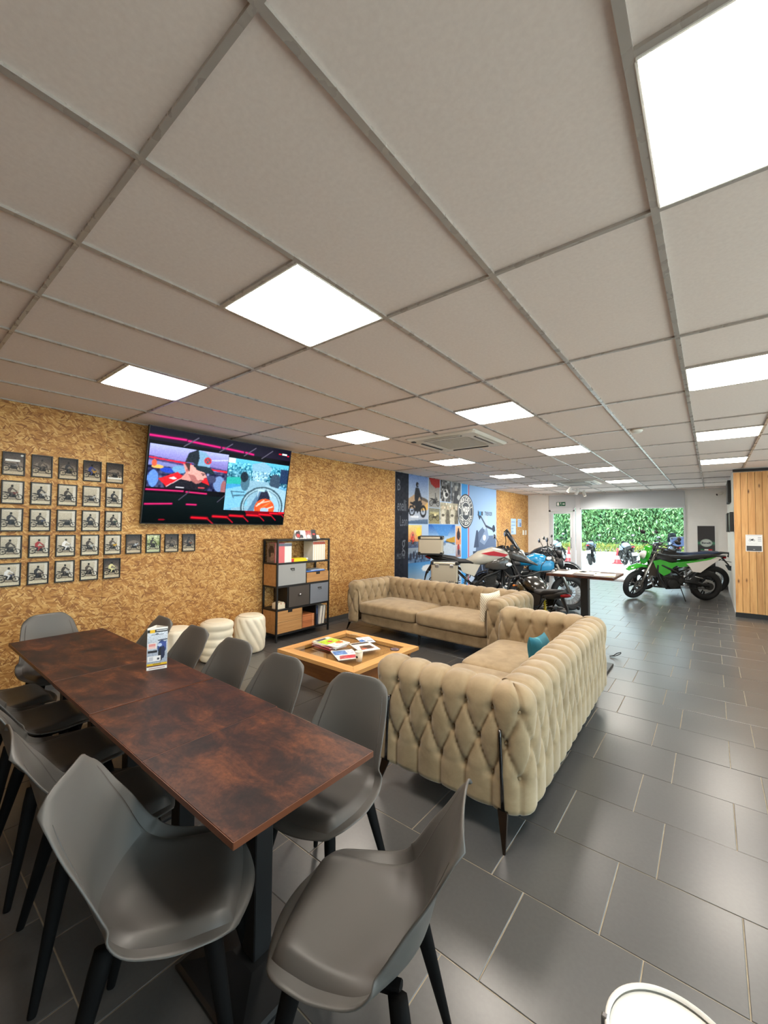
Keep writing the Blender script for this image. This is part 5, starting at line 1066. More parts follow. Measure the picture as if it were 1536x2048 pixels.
q.poly([(.0, .2), (1, .3), (1, .1), (0, .05)], (176, 186, 204)); q.moto(.44, .26, .46, (40, 40, 50), (24, 26, 34), None, 1, .30); q.ell(.725, .26, .17, .13, (24, 26, 34), 1, .26); q.ell(.155, .26, .15, .115, (24, 26, 34), 1, .26); q.poly([(.2, .36), (.62, .34), (.6, .48), (.25, .46)], (34, 36, 46)); q.poly([(.30, .42), (.44, .42), (.56, .62), (.50, .74), (.34, .74), (.28, .6)], (30, 34, 44)); q.line(.5, .68, .62, .52, .022, (34, 38, 50)); q.line(.36, .46, .50, .36, .03, (28, 30, 40)); q.line(.5, .36, .44, .24, .022, (28, 30, 40)); q.ell(.43, .80, .075, .055, (24, 26, 36)); q.poly([(.44, .8), (.51, .81), (.5, .77), (.44, .77)], (120, 130, 150)); q.ell(.3, .14, .22, .025, (226, 230, 240)); q.grain(8); cell(5.35, 6.10, 1.65, 2.69, q)
def bw(seed, tone, z=(0, 1)):
    q = Paint(40, 50, tone); q.grain(34, k=4); q.moto(.5, .3, .42, tuple(int(c * .8) for c in tone), (40, 40, 42)); q.grain(14); return q
q = Paint(40, 70, (150, 150, 150)); q.vgrad(0, .2, 1, 1, (176, 172, 166), (120, 116, 116)); q.poly([(0, 1), (1, 1), (1, .72), (.6, .66), (.2, .78)], (150, 36, 34)); q.moto(.52, .14, .5, (60, 60, 62), (44, 44, 46)); q.rect(.55, .25, .62, .5, (90, 90, 92)); q.grain(9); cell(6.12, 6.61, 2.03, 2.69, q)
q = Paint(40, 50, (96, 96, 98)); q.grain(40, k=5); q.ell(.5, .35, .26, .22, (226, 226, 226)); q.ell(.58, .32, .14, .1, (40, 40, 44)); q.ell(.45, .48, .1, .06, (50, 50, 54)); q.grain(14); cell(6.63, 7.12, 2.19, 2.69, q)
q = Paint(40, 50, (110, 112, 116)); q.grain(26, k=6); q.ell(.5, .7, .14, .14, (176, 172, 168)); q.poly([(.2, 0), (.8, 0), (.7, .6), (.35, .6)], (70, 74, 80)); q.ell(.8, .3, .2, .12, (196, 198, 200)); q.grain(10); cell(7.14, 7.62, 2.15, 2.69, q)
q = Paint(46, 44, (150, 142, 108)); q.vgrad(0, 0, 1, 1, (150, 140, 100), (128, 128, 112)); q.moto(.5, .35, .5, (220, 206, 160), (70, 64, 44)); q.rect(.1, .6, .9, .75, (210, 196, 140), .6); q.grain(16); cell(6.12, 6.61, 1.66, 2.01, q)
q = Paint(70, 50, (176, 170, 150)); q.grain(24, k=5)
for k in range(4): q.ell(.15 + .25 * k, .75, .07, .1, (200, 184, 160)); q.poly([(.03 + .25 * k, 0), (.27 + .25 * k, 0), (.22 + .25 * k, .66), (.08 + .25 * k, .66)], ((206, 200, 184), (110, 104, 92))[k % 2]); q.ell(.15 + .25 * k, .4, .08, .06, (90, 84, 72))
q.grain(16); cell(6.62, 7.5, 1.66, 2.17, q)
q = Paint(60, 60, (226, 200, 140)); q.vgrad(0, .3, 1, 1, (222, 150, 90), (234, 216, 140)); q.ell(.75, .7, .2, .2, (240, 214, 90)); q.ell(.3, .5, .16, .2, (226, 130, 110)); q.vgrad(0, 0, 1, .3, (60, 80, 120), (120, 130, 150)); q.moto(.32, .2, .3, (214, 60, 50), (50, 50, 60), (210, 70, 60)); q.grain(9); cell(5.35, 5.85, 1.12, 1.63, q)
q = Paint(60, 40, (120, 140, 170)); q.vgrad(0, 0, 1, 1, (70, 100, 140), (150, 164, 180)); q.grain(26, 0, 0, 1, .8, k=4); [q.ell(.1 + .13 * k, .4 + .1 * (k % 2), .05, .25, (50, 56, 76)) for k in range(7)]; q.ell(.75, .7, .2, .2, (206, 120, 110)); cell(5.35, 6.2, .83, 1.14, q)
q = Paint(60, 50, (160, 196, 226)); q.vgrad(0, .3, 1, 1, (206, 220, 232), (70, 140, 206)); q.ell(.6, .8, .2, .1, (226, 236, 244)); q.vgrad(0, 0, 1, .3, (40, 50, 60), (90, 100, 110)); [q.poly([(.06 * k, .2), (.06 * k + .04, .3 + .05 * (k % 3)), (.06 * k + .08, .2)], (34, 44, 46)) for k in range(16)]; cell(5.35, 6.6, .08, .83, q)
q = Paint(80, 70, (60, 120, 200)); q.vgrad(0, .45, 1, 1, (190, 214, 236), (28, 90, 180)); q.poly([(.1, 1), (.4, .6), (.7, .62), (.9, 1)], (70, 140, 214), .7); q.poly([(.65, .5), (1, .58), (1, .36), (.65, .4)], (196, 150, 50)); q.poly([(.4, .4), (1, .34), (1, 0), (.1, 0)], (186, 200, 216)); q.line(.62, .44, 1, .3, .012, (30, 50, 80)); q.moto(.5, .34, .12, (226, 232, 240), (40, 60, 90), (226, 234, 244), 1, .16); q.grain(6); cell(6.12, 7.34, .95, 1.65, q)
q = Paint(24, 70, (222, 150, 110)); q.vgrad(0, .5, 1, 1, (226, 150, 110), (236, 190, 150)); q.ell(.5, .7, .3, .16, (52, 44, 54)); q.ell(.5, .88, .14, .05, (46, 40, 50)); q.vgrad(0, 0, 1, .4, (150, 120, 120), (214, 206, 210)); q.ell(.5, .3, .2, .12, (170, 60, 60)); q.ell(.55, .15, .2, .1, (60, 60, 80)); q.grain(12); cell(7.37, 7.64, .85, 1.62, q)
P_.rect(fy(7.64), 0, fy(7.66), 1, (228, 236, 246)); P_.rect(fy(7.66), 0, fy(8.00), 1, (74, 164, 236)); P_.rect(fy(8.00), 0, fy(8.02), 1, (226, 232, 244)); P_.rect(fy(8.02), 0, fy(8.075), 1, (186, 44, 74))
# printed silver-blue adventure motorcycle, front half
BLm = [(60, 72, 96), (104, 120, 150), (150, 166, 192)]
A = lambda Y, z: (fy(Y), fz(z))
P_.poly([A(8.45, .9), A(8.6, 1.45), A(8.95, 1.62), A(9.1, 1.35), A(9.75, 1.35), A(9.81, .9)], (92, 110, 142)); P_.poly([A(8.9, 1.55), A(9.05, 1.95), A(9.2, 1.9), A(9.25, 1.5)], (170, 190, 216)); P_.poly([A(8.7, 1.2), A(9.15, 1.6), A(9.3, 1.3), A(9.0, 1.1)], (126, 146, 178)); P_.line(*A(8.65, 1.98), *A(9.1, 1.62), .010, (60, 70, 92)); P_.poly([A(8.6, 2.05), A(8.78, 1.86), A(8.7, 1.78), A(8.58, 1.92)], (50, 60, 80)); P_.line(*A(9.1, 1.62), *A(9.7, 1.5), .012, (50, 58, 76)); P_.ell(fy(9.62), fz(1.55), .02, .04, (50, 58, 76)); P_.ell(fy(9.0), fz(1.3), .02, .03, (224, 232, 244)); P_.poly([A(8.35, 1.05), A(8.5, 1.5), A(8.6, 1.5), A(8.65, 1.05)], (66, 80, 108)); P_.poly([A(8.3, .95), A(9.8, .95), A(9.8, .12), A(8.4, .12)], (56, 66, 88)); P_.ell(fy(9.1), fz(.55), .08, .16, (40, 48, 64)); P_.ell(fy(9.1), fz(.55), .055, .11, (120, 136, 164), 1, .2)
P_.sheet('printed_sheet', (.0082, 0, MZ0), (0, MY1 - MY0, 0), (0, 0, MZ1 - MZ0), MURAL, t)
UY, UZ = (0, 1, 0), (0, 0, 1)
# round emblem, flat discs
ec = (.0095, 7.895 - MY0, 1.995)
def disc(name, r0, r1, xo, m, parent, c):
    n_ = 64; v = [(c[0] + xo, c[1] + r * math.cos(2 * PI * j / n_), c[2] + r * math.sin(2 * PI * j / n_)) for r in (r0, r1) for j in range(n_)]
    f = [(j, (j + 1) % n_, (j + 1) % n_ + n_, j + n_) for j in range(n_)]
    return link(name, mesh(name, v, f, m), parent)
for nm, r0, r1, xo, m in (('emblem_disc', .001, .445, 0, INKN), ('emblem_ring', .385, .405, .0006, INKW), ('emblem_ring', .225, .245, .0006, INKW)): disc(nm, r0, r1, xo, m, t, ec)
ring_lettering('emblem_name', 'MORBIDELLI', .315, .15, math.radians(160), math.radians(20), INKW, (ec[0] + .0008, ec[1], ec[2]), UY, UZ, t)
ring_lettering('emblem_name', 'MOTO BOLOGNA', .315, .12, math.radians(205), math.radians(335), INKW, (ec[0] + .0008, ec[1], ec[2]), UY, UZ, t, True)
lettering('emblem_initials', 'MBP', .30, INKW, (ec[0] + .0008, ec[1], ec[2]), UY, UZ, t, .66, .03)
lettering('faint_word', 'enelli', .34, INKG, (.009, 5.10 - MY0, 2.01), UY, UZ, t, .45); lettering('faint_word', 'g', .5, INKG, (.009, 5.17 - MY0, 1.24), UY, UZ, t, .6); lettering('faint_word', 'Leon', .3, INKG, (.009, 5.17 - MY0, 1.69), UY, UZ, t, .45); lettering('faint_word', 'MOTO', .16, INKG, (.009, 5.08 - MY0, .98), UY, UZ, t, .6); lettering('faint_word', 'B', .34, INKG, (.009, 4.99 - MY0, 2.42), UY, UZ, t, .6)
lb = MB()
for y0, y1, z0, z1 in ((8.66, 8.79, 1.91, 2.02),): lb.box((.009, (y0 + y1) / 2 - MY0, (z0 + z1) / 2), (.001, y1 - y0, z1 - z0))
lb.build('logo_block', INKB, t); box('logo_block', (.009, 8.85 - MY0, 1.965), (.001, .1, .11), INKN, t); lettering('logo_word', 'TREKKER', .15, INKN, (.009, 9.27 - MY0, 1.965), UY, UZ, t, .8, .02)

# ---- papers and switches on the far chipboard
for n_, (y, z, w, h, lb_) in enumerate(((11.15, 1.62, .42, .5, 'large pale blue sheet on the far chipboard'), (11.68, 1.74, .34, .26, 'smaller blue sheet right of the large one, far chipboard'))):
    q = thing('wall_notice', lb_, 'notice', (XL + .008, y, z)); p = Paint(20, 20, (170, 200, 232)); [p.rect(.1, .15 + .2 * k, .8, .22 + .2 * k, (110, 140, 190)) for k in range(4)]; p.rect(.5, .1, .9, .5, (90, 116, 170) if n_ else (196, 216, 240)); box('sheet', (.0015, 0, 0), (.002, w, h), PAPER, q); p.sheet('printed_side', (.003, -w / 2, -h / 2), (0, w, 0), (0, 0, h), PRINT, q)
for n_, y in enumerate((12.02, 12.25)):
    q = thing('light_switch', ('white light switch plate left of its twin near the corner', 'white light switch plate closest to the far corner')[n_], 'switch', (XL + .008, y, 1.42)); box('plate', (.005, 0, 0), (.01, .13, .16), WHITEPL, q, .003); box('rocker', (.011, 0, 0), (.006, .06, .08), WHITEPL, q, .002)

# ---- banner with round badge on the end wall
t = thing('banner', 'tall black banner with round white badge and tricolour stripe', 'banner', (.625, YF - .012, .3))
box('panel', (0, -.004, .69), (.40, .010, 1.4), mat('white_border', (226, 226, 226), .5), t); p = Paint(50, 180, (40, 40, 44)); p.vgrad(0, .0, 1, 1, (38, 38, 42), (46, 45, 48)); gl = np.exp(-((p.Y - .66) / .035) ** 2); p.put(gl, (70, 150, 110), .8); p.rect(.7, .46, .82, .47, (196, 110, 90))
p.sheet('printed_face', (-.185, -.0095, .0), (.37, 0, 0), (0, 0, 1.375), PRINT, t)
def discy(name, r0, r1, yo, m, parent, c, sx=1.0):
    n_ = 48; v = [(c[0] + sx * r * math.cos(2 * PI * j / n_), c[1] + yo, c[2] + r * math.sin(2 * PI * j / n_)) for r in (r0, r1) for j in range(n_)]
    return link(name, mesh(name, v, [(j, (j + 1) % n_, (j + 1) % n_ + n_, j + n_) for j in range(n_)], m), parent)
bc = (0, -.010, .915); discy('badge_disc', .001, .105, 0, mat('badge_silver', (196, 206, 200), .4), t, bc, 1.22); discy('badge_ring', .09, .096, -.0006, INKGR, t, bc, 1.22); discy('badge_ring', .06, .064, -.0006, INKG, t, bc, 1.22)
lettering('badge_name', 'Benelli', .075, INKN, (0, -.0112, .915), (1, 0, 0), (0, 0, 1), t, 1.0, .03)
for k, m in enumerate((INKGR, INKW, INKR)): box('stripe', (-.085 + .085 * k, -.0102, .733), (.083, .001, .03), m, t)
box('stripe_underline', (0, -.0102, .705), (.25, .001, .005), INKW, t)

# ---- paper notice on the planks, black boards on the side wall
t = thing('wall_notice', 'paper notice with small motorcycle picture on pine planks', 'notice', (1.33, PY - .003, 1.345)); box('sheet', (0, -.002, 0), (.225, .003, .30), PAPER, t)
p = Paint(60, 80, (222, 220, 218)); p.rect(.05, .03, .95, .34, (70, 70, 72)); p.rect(.05, .95, .95, .97, (180, 180, 184)); p.moto(.38, .66, .2, (40, 40, 44), (30, 30, 34)); [p.rect(.74, .62 + .1 * k, .93, .65 + .1 * k, (90, 90, 96)) for k in range(3)]; [p.rect(.1, .42 + .05 * k, .7, .435 + .05 * k, (190, 188, 186)) for k in range(2)]; p.ell(.5, .12, .06, .02, (150, 150, 150)); p.sheet('printed_side', (-.11, -.0042, -.147), (.22, 0, 0), (0, 0, .294), PRINT, t)
for n_, (y, w, z, h) in enumerate(((9.9, .9, 2.38, .46), (8.72, .62, 1.73, .37), (10.6, .9, 1.74, .42))):
    t = thing('wall_board', ('uppermost black board on the white side planks', 'black board nearest the pine plank corner', 'black board farther back below the uppermost one')[n_], 'board', (PX + .008, y, z), 0, 'black boards on the side wall')
    box('panel', (-.03, 0, 0), (.05, w, h), BLACKPL, t, .004); box('face', (-.0565, 0, 0), (.004, w - .05, h - .05), mat('dark_face', (44, 44, 46), .3), t)

# ================================================================== MOTORCYCLES
# local frame: x forward, y left, z up, origin on the ground midway between the axles
def paint(name, c, rough=.22, metal=0.0): return mat('paint_' + name, c, rough, metal, Coat_Weight=.5)
SEATM = mat('seat_vinyl', (26, 26, 28), .55); FORKM = mat('fork_silver', (150, 148, 142), .3, .9); FORKB = mat('fork_black', (34, 34, 36), .35, .6)
GOLD = mat('gold_anodised', (170, 132, 60), .3, .9); RIMB = mat('rim_black', (28, 28, 30), .4, .4); LENS = mat('lamp_lens', (214, 222, 226), .1, .3); REDL = mat('tail_lens', (150, 14, 20), .15); ORG = mat('amber_lens', (226, 120, 30), .2); MIRR = mat('mirror_glass', (200, 206, 210), .05, 1.0)
wheelcache = {}
def wheel_meshes(R, tw, style, rimm):
    key = (R, tw, style, rimm.name)
    if key in wheelcache: return wheelcache[key]
    q = MB(); prof = []
    for k in range(13):
        w = -PI * .78 + 2 * PI * .78 * k / 12; prof.append((R - tw * .95 + tw * .95 * math.cos(w), tw * .95 * math.sin(w)))
    q.lathe(prof, axis='y', n=44, cap=False); ty = mesh('wheel', np.vstack(q.v), q.f, RUBBER, True)
    q = MB(); ri = R - tw * 1.55
    q.lathe([(ri, -tw * .62), (ri + .012, -tw * .68), (ri + .012, -tw * .5), (ri - .01, -tw * .3), (ri - .01, tw * .3), (ri + .012, tw * .5), (ri + .012, tw * .68), (ri, tw * .62)], axis='y', n=40, cap=False)
    q.lathe([(.02, -.07), (.045, -.06), (.032, -.03), (.032, .03), (.045, .06), (.02, .07)], axis='y', n=14)
    if style == 'wire':
        for k in range(24):
            a = 2 * PI * k / 24; d = .35 * (1 if k % 2 else -1); sy = .045 * (1 if k % 4 < 2 else -1)
            q.tube([(.04 * math.cos(a + d), sy, .04 * math.sin(a + d)), (ri * math.cos(a), 0, ri * math.sin(a))], .0035, 4)
    else:
        for k in range(5):
            for d in (-.16, .16):
                a = 2 * PI * k / 5; q.tube([(.035 * math.cos(a), 0, .035 * math.sin(a)), (ri * math.cos(a + d), 0, ri * math.sin(a + d))], [.017, .012], 6)
    rm = mesh('rim', np.vstack(q.v), q.f, rimm, True)
    q = MB(); q.lathe([(.075, .075), (.13, .075), (.13, .080), (.075, .080), (.075, .075)], axis='y', n=28, cap=False)
    for k in range(5): a = 2 * PI * k / 5; q.tube([(.03 * math.cos(a), .077, .03 * math.sin(a)), (.08 * math.cos(a), .077, .08 * math.sin(a))], .008, 4)
    ds = mesh('brake_disc', np.vstack(q.v), q.f, STEEL)
    wheelcache[key] = (ty, rm, ds); return wheelcache[key]
def motorcycle(label, loc, deg, sc=1.0, style='naked', col=(40, 40, 42), col2=None, rim='cast', steer=0.0, lean=-7, group=None, seatm=None, gold=False, plate=None, extras=(), cname='x', fork=None, rimm=None, casem=None):
    t = thing('motorcycle', label, 'motorcycle', (loc[0], loc[1], loc[2] if len(loc) > 2 else 0.004), math.radians(deg), group)
    t.rotation_euler = (math.radians(lean), 0, math.radians(deg)); t.scale = (sc,) * 3
    BODY = paint(cname, col); BODY2 = paint(cname + '_second', col2) if col2 else BODY; sm = seatm or SEATM
    adv, sup = style == 'adv', style == 'super'
    R = .31; ax = .70; hz = 1.0 if not (adv or sup) else 1.10; rimm = rimm or RIMB
    tw = .062 if not sup else .058
    hp = Vector((.36, 0, .93 if not (adv or sup) else 1.0)); fd = (Vector((ax, 0, R)) - hp); fdn = fd.normalized(); up = -fdn
    cs, sn = math.cos(steer), math.sin(steer)
    def turn(v):      # about the steering axis
        out = np.empty_like(v); Q = Matrix.Rotation(steer, 3, up)
        M_ = np.array(Q); h = np.array(hp); return (M_ @ (v - h).T).T + h
    F = lambda b: b.xf(turn) if steer else b
    # wheels
    for wx, fr in ((-ax, False), (ax, True)):
        ty, rm, ds = wheel_meshes(R, tw if fr else tw * 1.25, rim, rimm)
        o = link('wheel', ty, t, (wx, 0, R))
        if fr and steer:
            Q = Matrix.Rotation(steer, 4, up); p = Q.to_3x3() @ (Vector((wx, 0, R)) - hp) + hp; o.rotation_euler = Q.to_euler(); o.location = p + Vector((0, 0, R - p.z))
        link('rim', rm, o); link('brake_disc', ds, o)
    # fork, mudguard, headlamp, bars
    fk = fork or (GOLD if gold else FORKB); fo = .105
    b = MB()
    for s in (-1, 1): b.tube([(ax, s * fo, R - .02), (ax - .10, s * fo, R + .25), (.40, s * fo, hz - .05)], [.027, .029, .022] if not gold else [.024, .027, .025], 10)
    b.box((.42, 0, hz - .08), (.05, .25, .035), .006).box((.46, 0, hz - .27), (.05, .25, .035), .006).box((ax, 0, R), (.03, .25, .03))
    F(b).build('fork', fk, t, True)
    b = MB()
    if sup: b.loft([(.98, 0, .66, .05, .012), (.88, 0, .70, .075, .02), (.70, 0, .735, .085, .03), (.55, 0, .71, .08, .035), (.46, 0, .66, .06, .02)], 12, 3)
    else:
        arc = [(ax + (R + .035) * math.cos(w), R + (R + .035) * math.sin(w)) for w in np.linspace(.25, 2.3, 10)]
        for s in range(9): b.loft([(arc[s][0], 0, arc[s][1], .075, .014), (arc[s + 1][0], 0, arc[s + 1][1], .075, .014)], 8, 3)
    F(b).build('front_mudguard', BODY if (sup or 'painted_guard' in extras) else BLACKPL, t, True)
    b = MB(); w = .37 if not adv else .42
    hx = .36; b.tube([(hx - .10, w, hz + .02), (hx - .07, w * .55, hz + .035), (hx, .10, hz - .01), (hx, -.10, hz - .01), (hx - .07, -w * .55, hz + .035), (hx - .10, -w, hz + .02)], .012, 8); F(b).build('handlebar', BLACK, t, True)
    for s in (-1, 1):
        b = MB().tube([(hx - .105, s * (w + .02), hz + .019), (hx - .085, s * (w - .12), hz + .027)], .018, 8).tube([(hx - .04, s * (w - .12), hz + .025), (hx - .01, s * (w - .03), hz + .02), (hx - .05, s * (w + .02), hz + .015)], .006, 6); F(b).build('grip', BLACKPL, t, True)
        if 'nomirror' not in extras:
            mh = .22 if not sup else .20
            b = MB().tube([(hx - .06, s * (w - .14), hz + .03), (hx - .05, s * (w - .10), hz + mh * .6), (hx - .08, s * (w - .02), hz + mh)], .006, 6); b.ball((hx - .09, s * (w + .03), hz + mh + .02), .07, 10, (.25, 1.0, .62)); F(b).build('mirror', BLACKPL, t, True)
            b = MB().ball((hx - .101, s * (w + .03), hz + mh + .02), .06, 10, (.15, 1.0, .6)); F(b).build('mirror_glass', MIRR, t, True)
        if 'handguard' in extras:
            b = MB().loft([(hx - .02, s * (w + .06), hz + .01, .01, .05), (hx + .05, s * (w - .0), hz + .02, .012, .065), (hx + .07, s * (w - .12), hz + .02, .012, .045)], 10, 2.5); F(b).build('hand_guard', BLACKPL, t, True)
        b = MB().tube([(.45, s * .12, hz - .16), (.45, s * .20, hz - .16)], .008, 6); b.ball((.455, s * .22, hz - .16), .028, 8, (1, 1, .7)); F(b).build('front_indicator', ORG if 'amber' in extras else BLACKPL, t, True)
    b = MB().box((hx + .06, 0, hz + .02), (.02, .13, .09), .005, Matrix.Rotation(-.5, 4, 'Y')).tube([(hx + .03, .05, hz - .02), (hx + .1, .05, hz - .1)], .01, 6).tube([(hx + .03, -.05, hz - .02), (hx + .1, -.05, hz - .1)], .01, 6); F(b).build('instrument', BLACKPL, t)
    if sup:
        b = MB().loft([(.47, 0, hz + .04, .05, .02), (.53, 0, hz - .04, .10, .07), (.58, 0, hz - .16, .115, .08), (.60, 0, hz - .27, .08, .05), (.60, 0, hz - .32, .05, .02)], 14, 3); F(b).build('headlamp_mask', BODY, t, True)
        b = MB().loft([(.60, 0, hz - .08, .05, .03), (.645, 0, hz - .14, .075, .055), (.655, 0, hz - .18, .06, .045)], 12, 2.6); F(b).build('headlamp', paint('white_panel', (222, 218, 214)), t, True)
    elif adv:
        b = MB().loft([(.30, 0, hz - .10, .12, .10), (.48, 0, hz - .08, .16, .12), (.62, 0, hz - .12, .13, .10), (.76, 0, hz - .20, .07, .04), (.90, 0, hz - .26, .03, .012)], 16, 2.6); b.build('front_fairing', BODY2, t, True)
        b = MB().loft([(.58, 0, hz + .0, .02, .01), (.66, 0, hz - .06, .09, .05), (.69, 0, hz - .12, .08, .03)], 12, 2.6); b.build('headlamp', LENS, t, True)
        n_ = 12; us = np.linspace(-1, 1, n_); vs_ = np.linspace(0, 1, 8); V = [(.62 - .22 * v - .05 * u * u, .17 * u * (1 - .25 * v), hz + .0 + .36 * v - .06 * u * u * v) for u in us for v in vs_]
        sm_ = mesh('windscreen', V, gridfaces(n_, 8), mat('smoked_screen', (64, 70, 78), .12, 0, Transmission_Weight=.6, IOR=1.2), True); o = link('windscreen', sm_, t); md = o.modifiers.new('thick', 'SOLIDIFY'); md.thickness = .004
    else:
        b = MB().loft([(.44, 0, hz - .16, .06, .06), (.50, 0, hz - .16, .095, .09), (.57, 0, hz - .17, .10, .085), (.60, 0, hz - .175, .085, .07)], 14, 2.4); F(b).build('headlamp_shell', BLACKPL if 'blackhead' in extras else BODY, t, True)
        b = MB().ball((.60, 0, hz - .175), .075, 12, (.4, 1, .85)); F(b).build('headlamp', LENS, t, True)
    # tank, seat, tail
    if sup:
        b = MB().loft([(.42, 0, .86, .06, .10), (.30, 0, .86, .12, .12), (.10, 0, .86, .125, .085), (-.06, 0, .845, .09, .05)], 16, 2.6); b.build('tank', BLACKPL, t, True)
        for s in (-1, 1):
            b = MB().prism([(.44, .83), (.34, .62), (.22, .52), (.10, .58), (.04, .70), (-.06, .76), (.10, .80), (.30, .86)], s * .125, s * .145); b.build('radiator_shroud', BODY, t)
            b = MB().prism([(.06, .79), (-.50, .86), (-.82, .93), (-.60, .83), (-.36, .745), (-.10, .70)], s * .105, s * .125); b.build('side_cover', BODY, t)
            b = MB().prism([(-.22, .78), (-.62, .855), (-.90, .92), (-.80, .84), (-.62, .70), (-.50, .60), (-.34, .62), (-.30, .70)], s * .126, s * .140); b.build('number_panel', paint('white_panel', (222, 218, 214)), t)
        b = MB().loft([(.14, 0, .925, .07, .015), (.0, 0, .90, .10, .035), (-.25, 0, .885, .125, .04), (-.55, 0, .915, .115, .04), (-.76, 0, .945, .08, .025)], 14, 2.8); b.build('seat', sm, t, True)
        b = MB().loft([(-.62, 0, .90, .10, .03), (-.85, 0, .935, .085, .022), (-1.05, 0, .93, .05, .012)], 12, 2.6); b.build('rear_mudguard', BLACKPL, t, True)
        b = MB().box((-1.04, 0, .905), (.05, .07, .05), .01); b.build('tail_lamp', REDL, t)
        b = MB().tube([(-.98, 0, .91), (-1.12, 0, .76), (-1.20, 0, .64)], [.018, .014, .01], 6); b.box((-1.16, 0, .68), (.012, .16, .13), 0, Matrix.Rotation(.55, 4, 'Y')); b.tube([(-1.08, .0, .82), (-1.08, .17, .83)], .007, 6).tube([(-1.08, 0, .82), (-1.08, -.17, .83)], .007, 6).ball((-1.08, .19, .83), .026, 8).ball((-1.08, -.19, .83), .026, 8); b.build('plate_hanger', BLACKPL, t)
    else:
        dz = .07 if adv else 0
        b = MB().loft([(.50, 0, .95, .08, .06), (.38, 0, .97, .175, .12), (.14, 0, .985, .20, .155), (-.10, 0, .94, .17, .12), (-.30, 0, .87, .10, .05)], 18, 2.5) if adv else MB().loft([(.36, 0, .86 + dz, .07, .06), (.28, 0, .875 + dz, .145, .105), (.12, 0, .885 + dz, .165, .12), (-.04, 0, .85 + dz, .14, .09), (-.16, 0, .80 + dz, .085, .045)], 18, 2.5); b.build('tank', BODY, t, True)
        for s in (-1, 1):
            b = MB().loft([(.44, s * .15, .80 + dz, .025, .06), (.34, s * .185, .80 + dz, .03, .11), (.16, s * .18, .77 + dz, .028, .085), (.02, s * .15, .74 + dz, .018, .03)], 12, 2.4); b.build('tank_shroud', BODY2, t, True)
            b = MB().prism([(-.06, .76 + dz), (-.44, .80 + dz), (-.36, .62 + dz), (-.16, .56 + dz)], s * .10, s * .125); b.build('side_cover', BLACKPL if not adv else BODY, t)
        b = MB().loft([(-.06, 0, .815 + dz, .08, .02), (-.18, 0, .80 + dz, .13, .04), (-.42, 0, .805 + dz, .145, .045), (-.50, 0, .84 + dz, .13, .05), (-.74, 0, .88 + dz, .11, .04), (-.84, 0, .90 + dz, .07, .02)], 16, 2.7); b.build('seat', sm, t, True)
        b = MB().loft([(-.36, 0, .76 + dz, .11, .03), (-.62, 0, .80 + dz, .12, .05), (-.86, 0, .86 + dz, .085, .045), (-.98, 0, .89 + dz, .04, .02)], 14, 2.6); b.build('tail', BODY if 'painted_tail' in extras else BLACKPL, t, True)
        b = MB().loft([(-.93, 0, .855 + dz, .07, .03), (-.99, 0, .868 + dz, .06, .025), (-1.02, 0, .875 + dz, .035, .012)], 12, 2.6); b.build('tail_lamp', REDL, t, True)
        b = MB().tube([(-.86, 0, .80 + dz), (-1.0, 0, .66), (-1.03, 0, .56)], [.03, .02, .012], 8); b.box((-1.02, 0, .58), (.012, .19, .15), 0, Matrix.Rotation(.25, 4, 'Y')); b.tube([(-.97, .05, .69), (-.97, .15, .69)], .007, 6).tube([(-.97, -.05, .69), (-.97, -.15, .69)], .007, 6).ball((-.97, .17, .69), .026, 8).ball((-.97, -.17, .69), .026, 8); b.build('plate_hanger', BLACKPL, t)
        if plate: o = box('number_plate', (-1.034, 0, .58), (.006, .19, .13), plate, t); o.rotation_euler = (0, .25, 0)
        arc = [(-ax + (R + .03) * math.cos(w), R + (R + .03) * math.sin(w)) for w in np.linspace(1.0, 2.4, 7)]; b = MB()
        for s in range(6): b.loft([(arc[s][0], 0, arc[s][1], .085, .012), (arc[s + 1][0], 0, arc[s + 1][1], .085, .012)], 8, 3)
        b.build('rear_hugger', BLACKPL, t, True)
    # engine and running gear
    b = MB().box((.02, 0, .37), (.34, .26, .22), .03).box((-.10, 0, .44), (.22, .24, .18), .03).lathe([(.001, -.17), (.09, -.165), (.105, -.14), (.105, .14), (.09, .165), (.001, .17)], (.04, 0, .36), 'y', 20).lathe([(.001, -.16), (.06, -.155), (.07, -.13), (.07, .13), (.06, .155), (.001, .16)], (-.13, 0, .42), 'y', 16)
    b.build('crankcase', ENGINE, t)
    b = MB(); a0 = Vector((.10, 0, .47)); dd = Vector((.22, 0, 1)).normalized()
    for k in range(8): c = a0 + dd * (.026 * k); b.box(tuple(c), (.19 - .004 * k, .21 - .004 * k, .012), 0, Matrix.Rotation(.22, 4, 'Y'))
    c = a0 + dd * .10; b.box(tuple(c), (.14, .15, .22), .01, Matrix.Rotation(.22, 4, 'Y')); c = a0 + dd * .235; b.box(tuple(c), (.17, .20, .07), .02, Matrix.Rotation(.22, 4, 'Y')); b.build('cylinder', mat('cylinder_grey', (74, 72, 70), .45, .5), t)
    b = MB().box((.34, 0, .62), (.04, .30, .26), .008)
    b.build('radiator', BLACK, t)
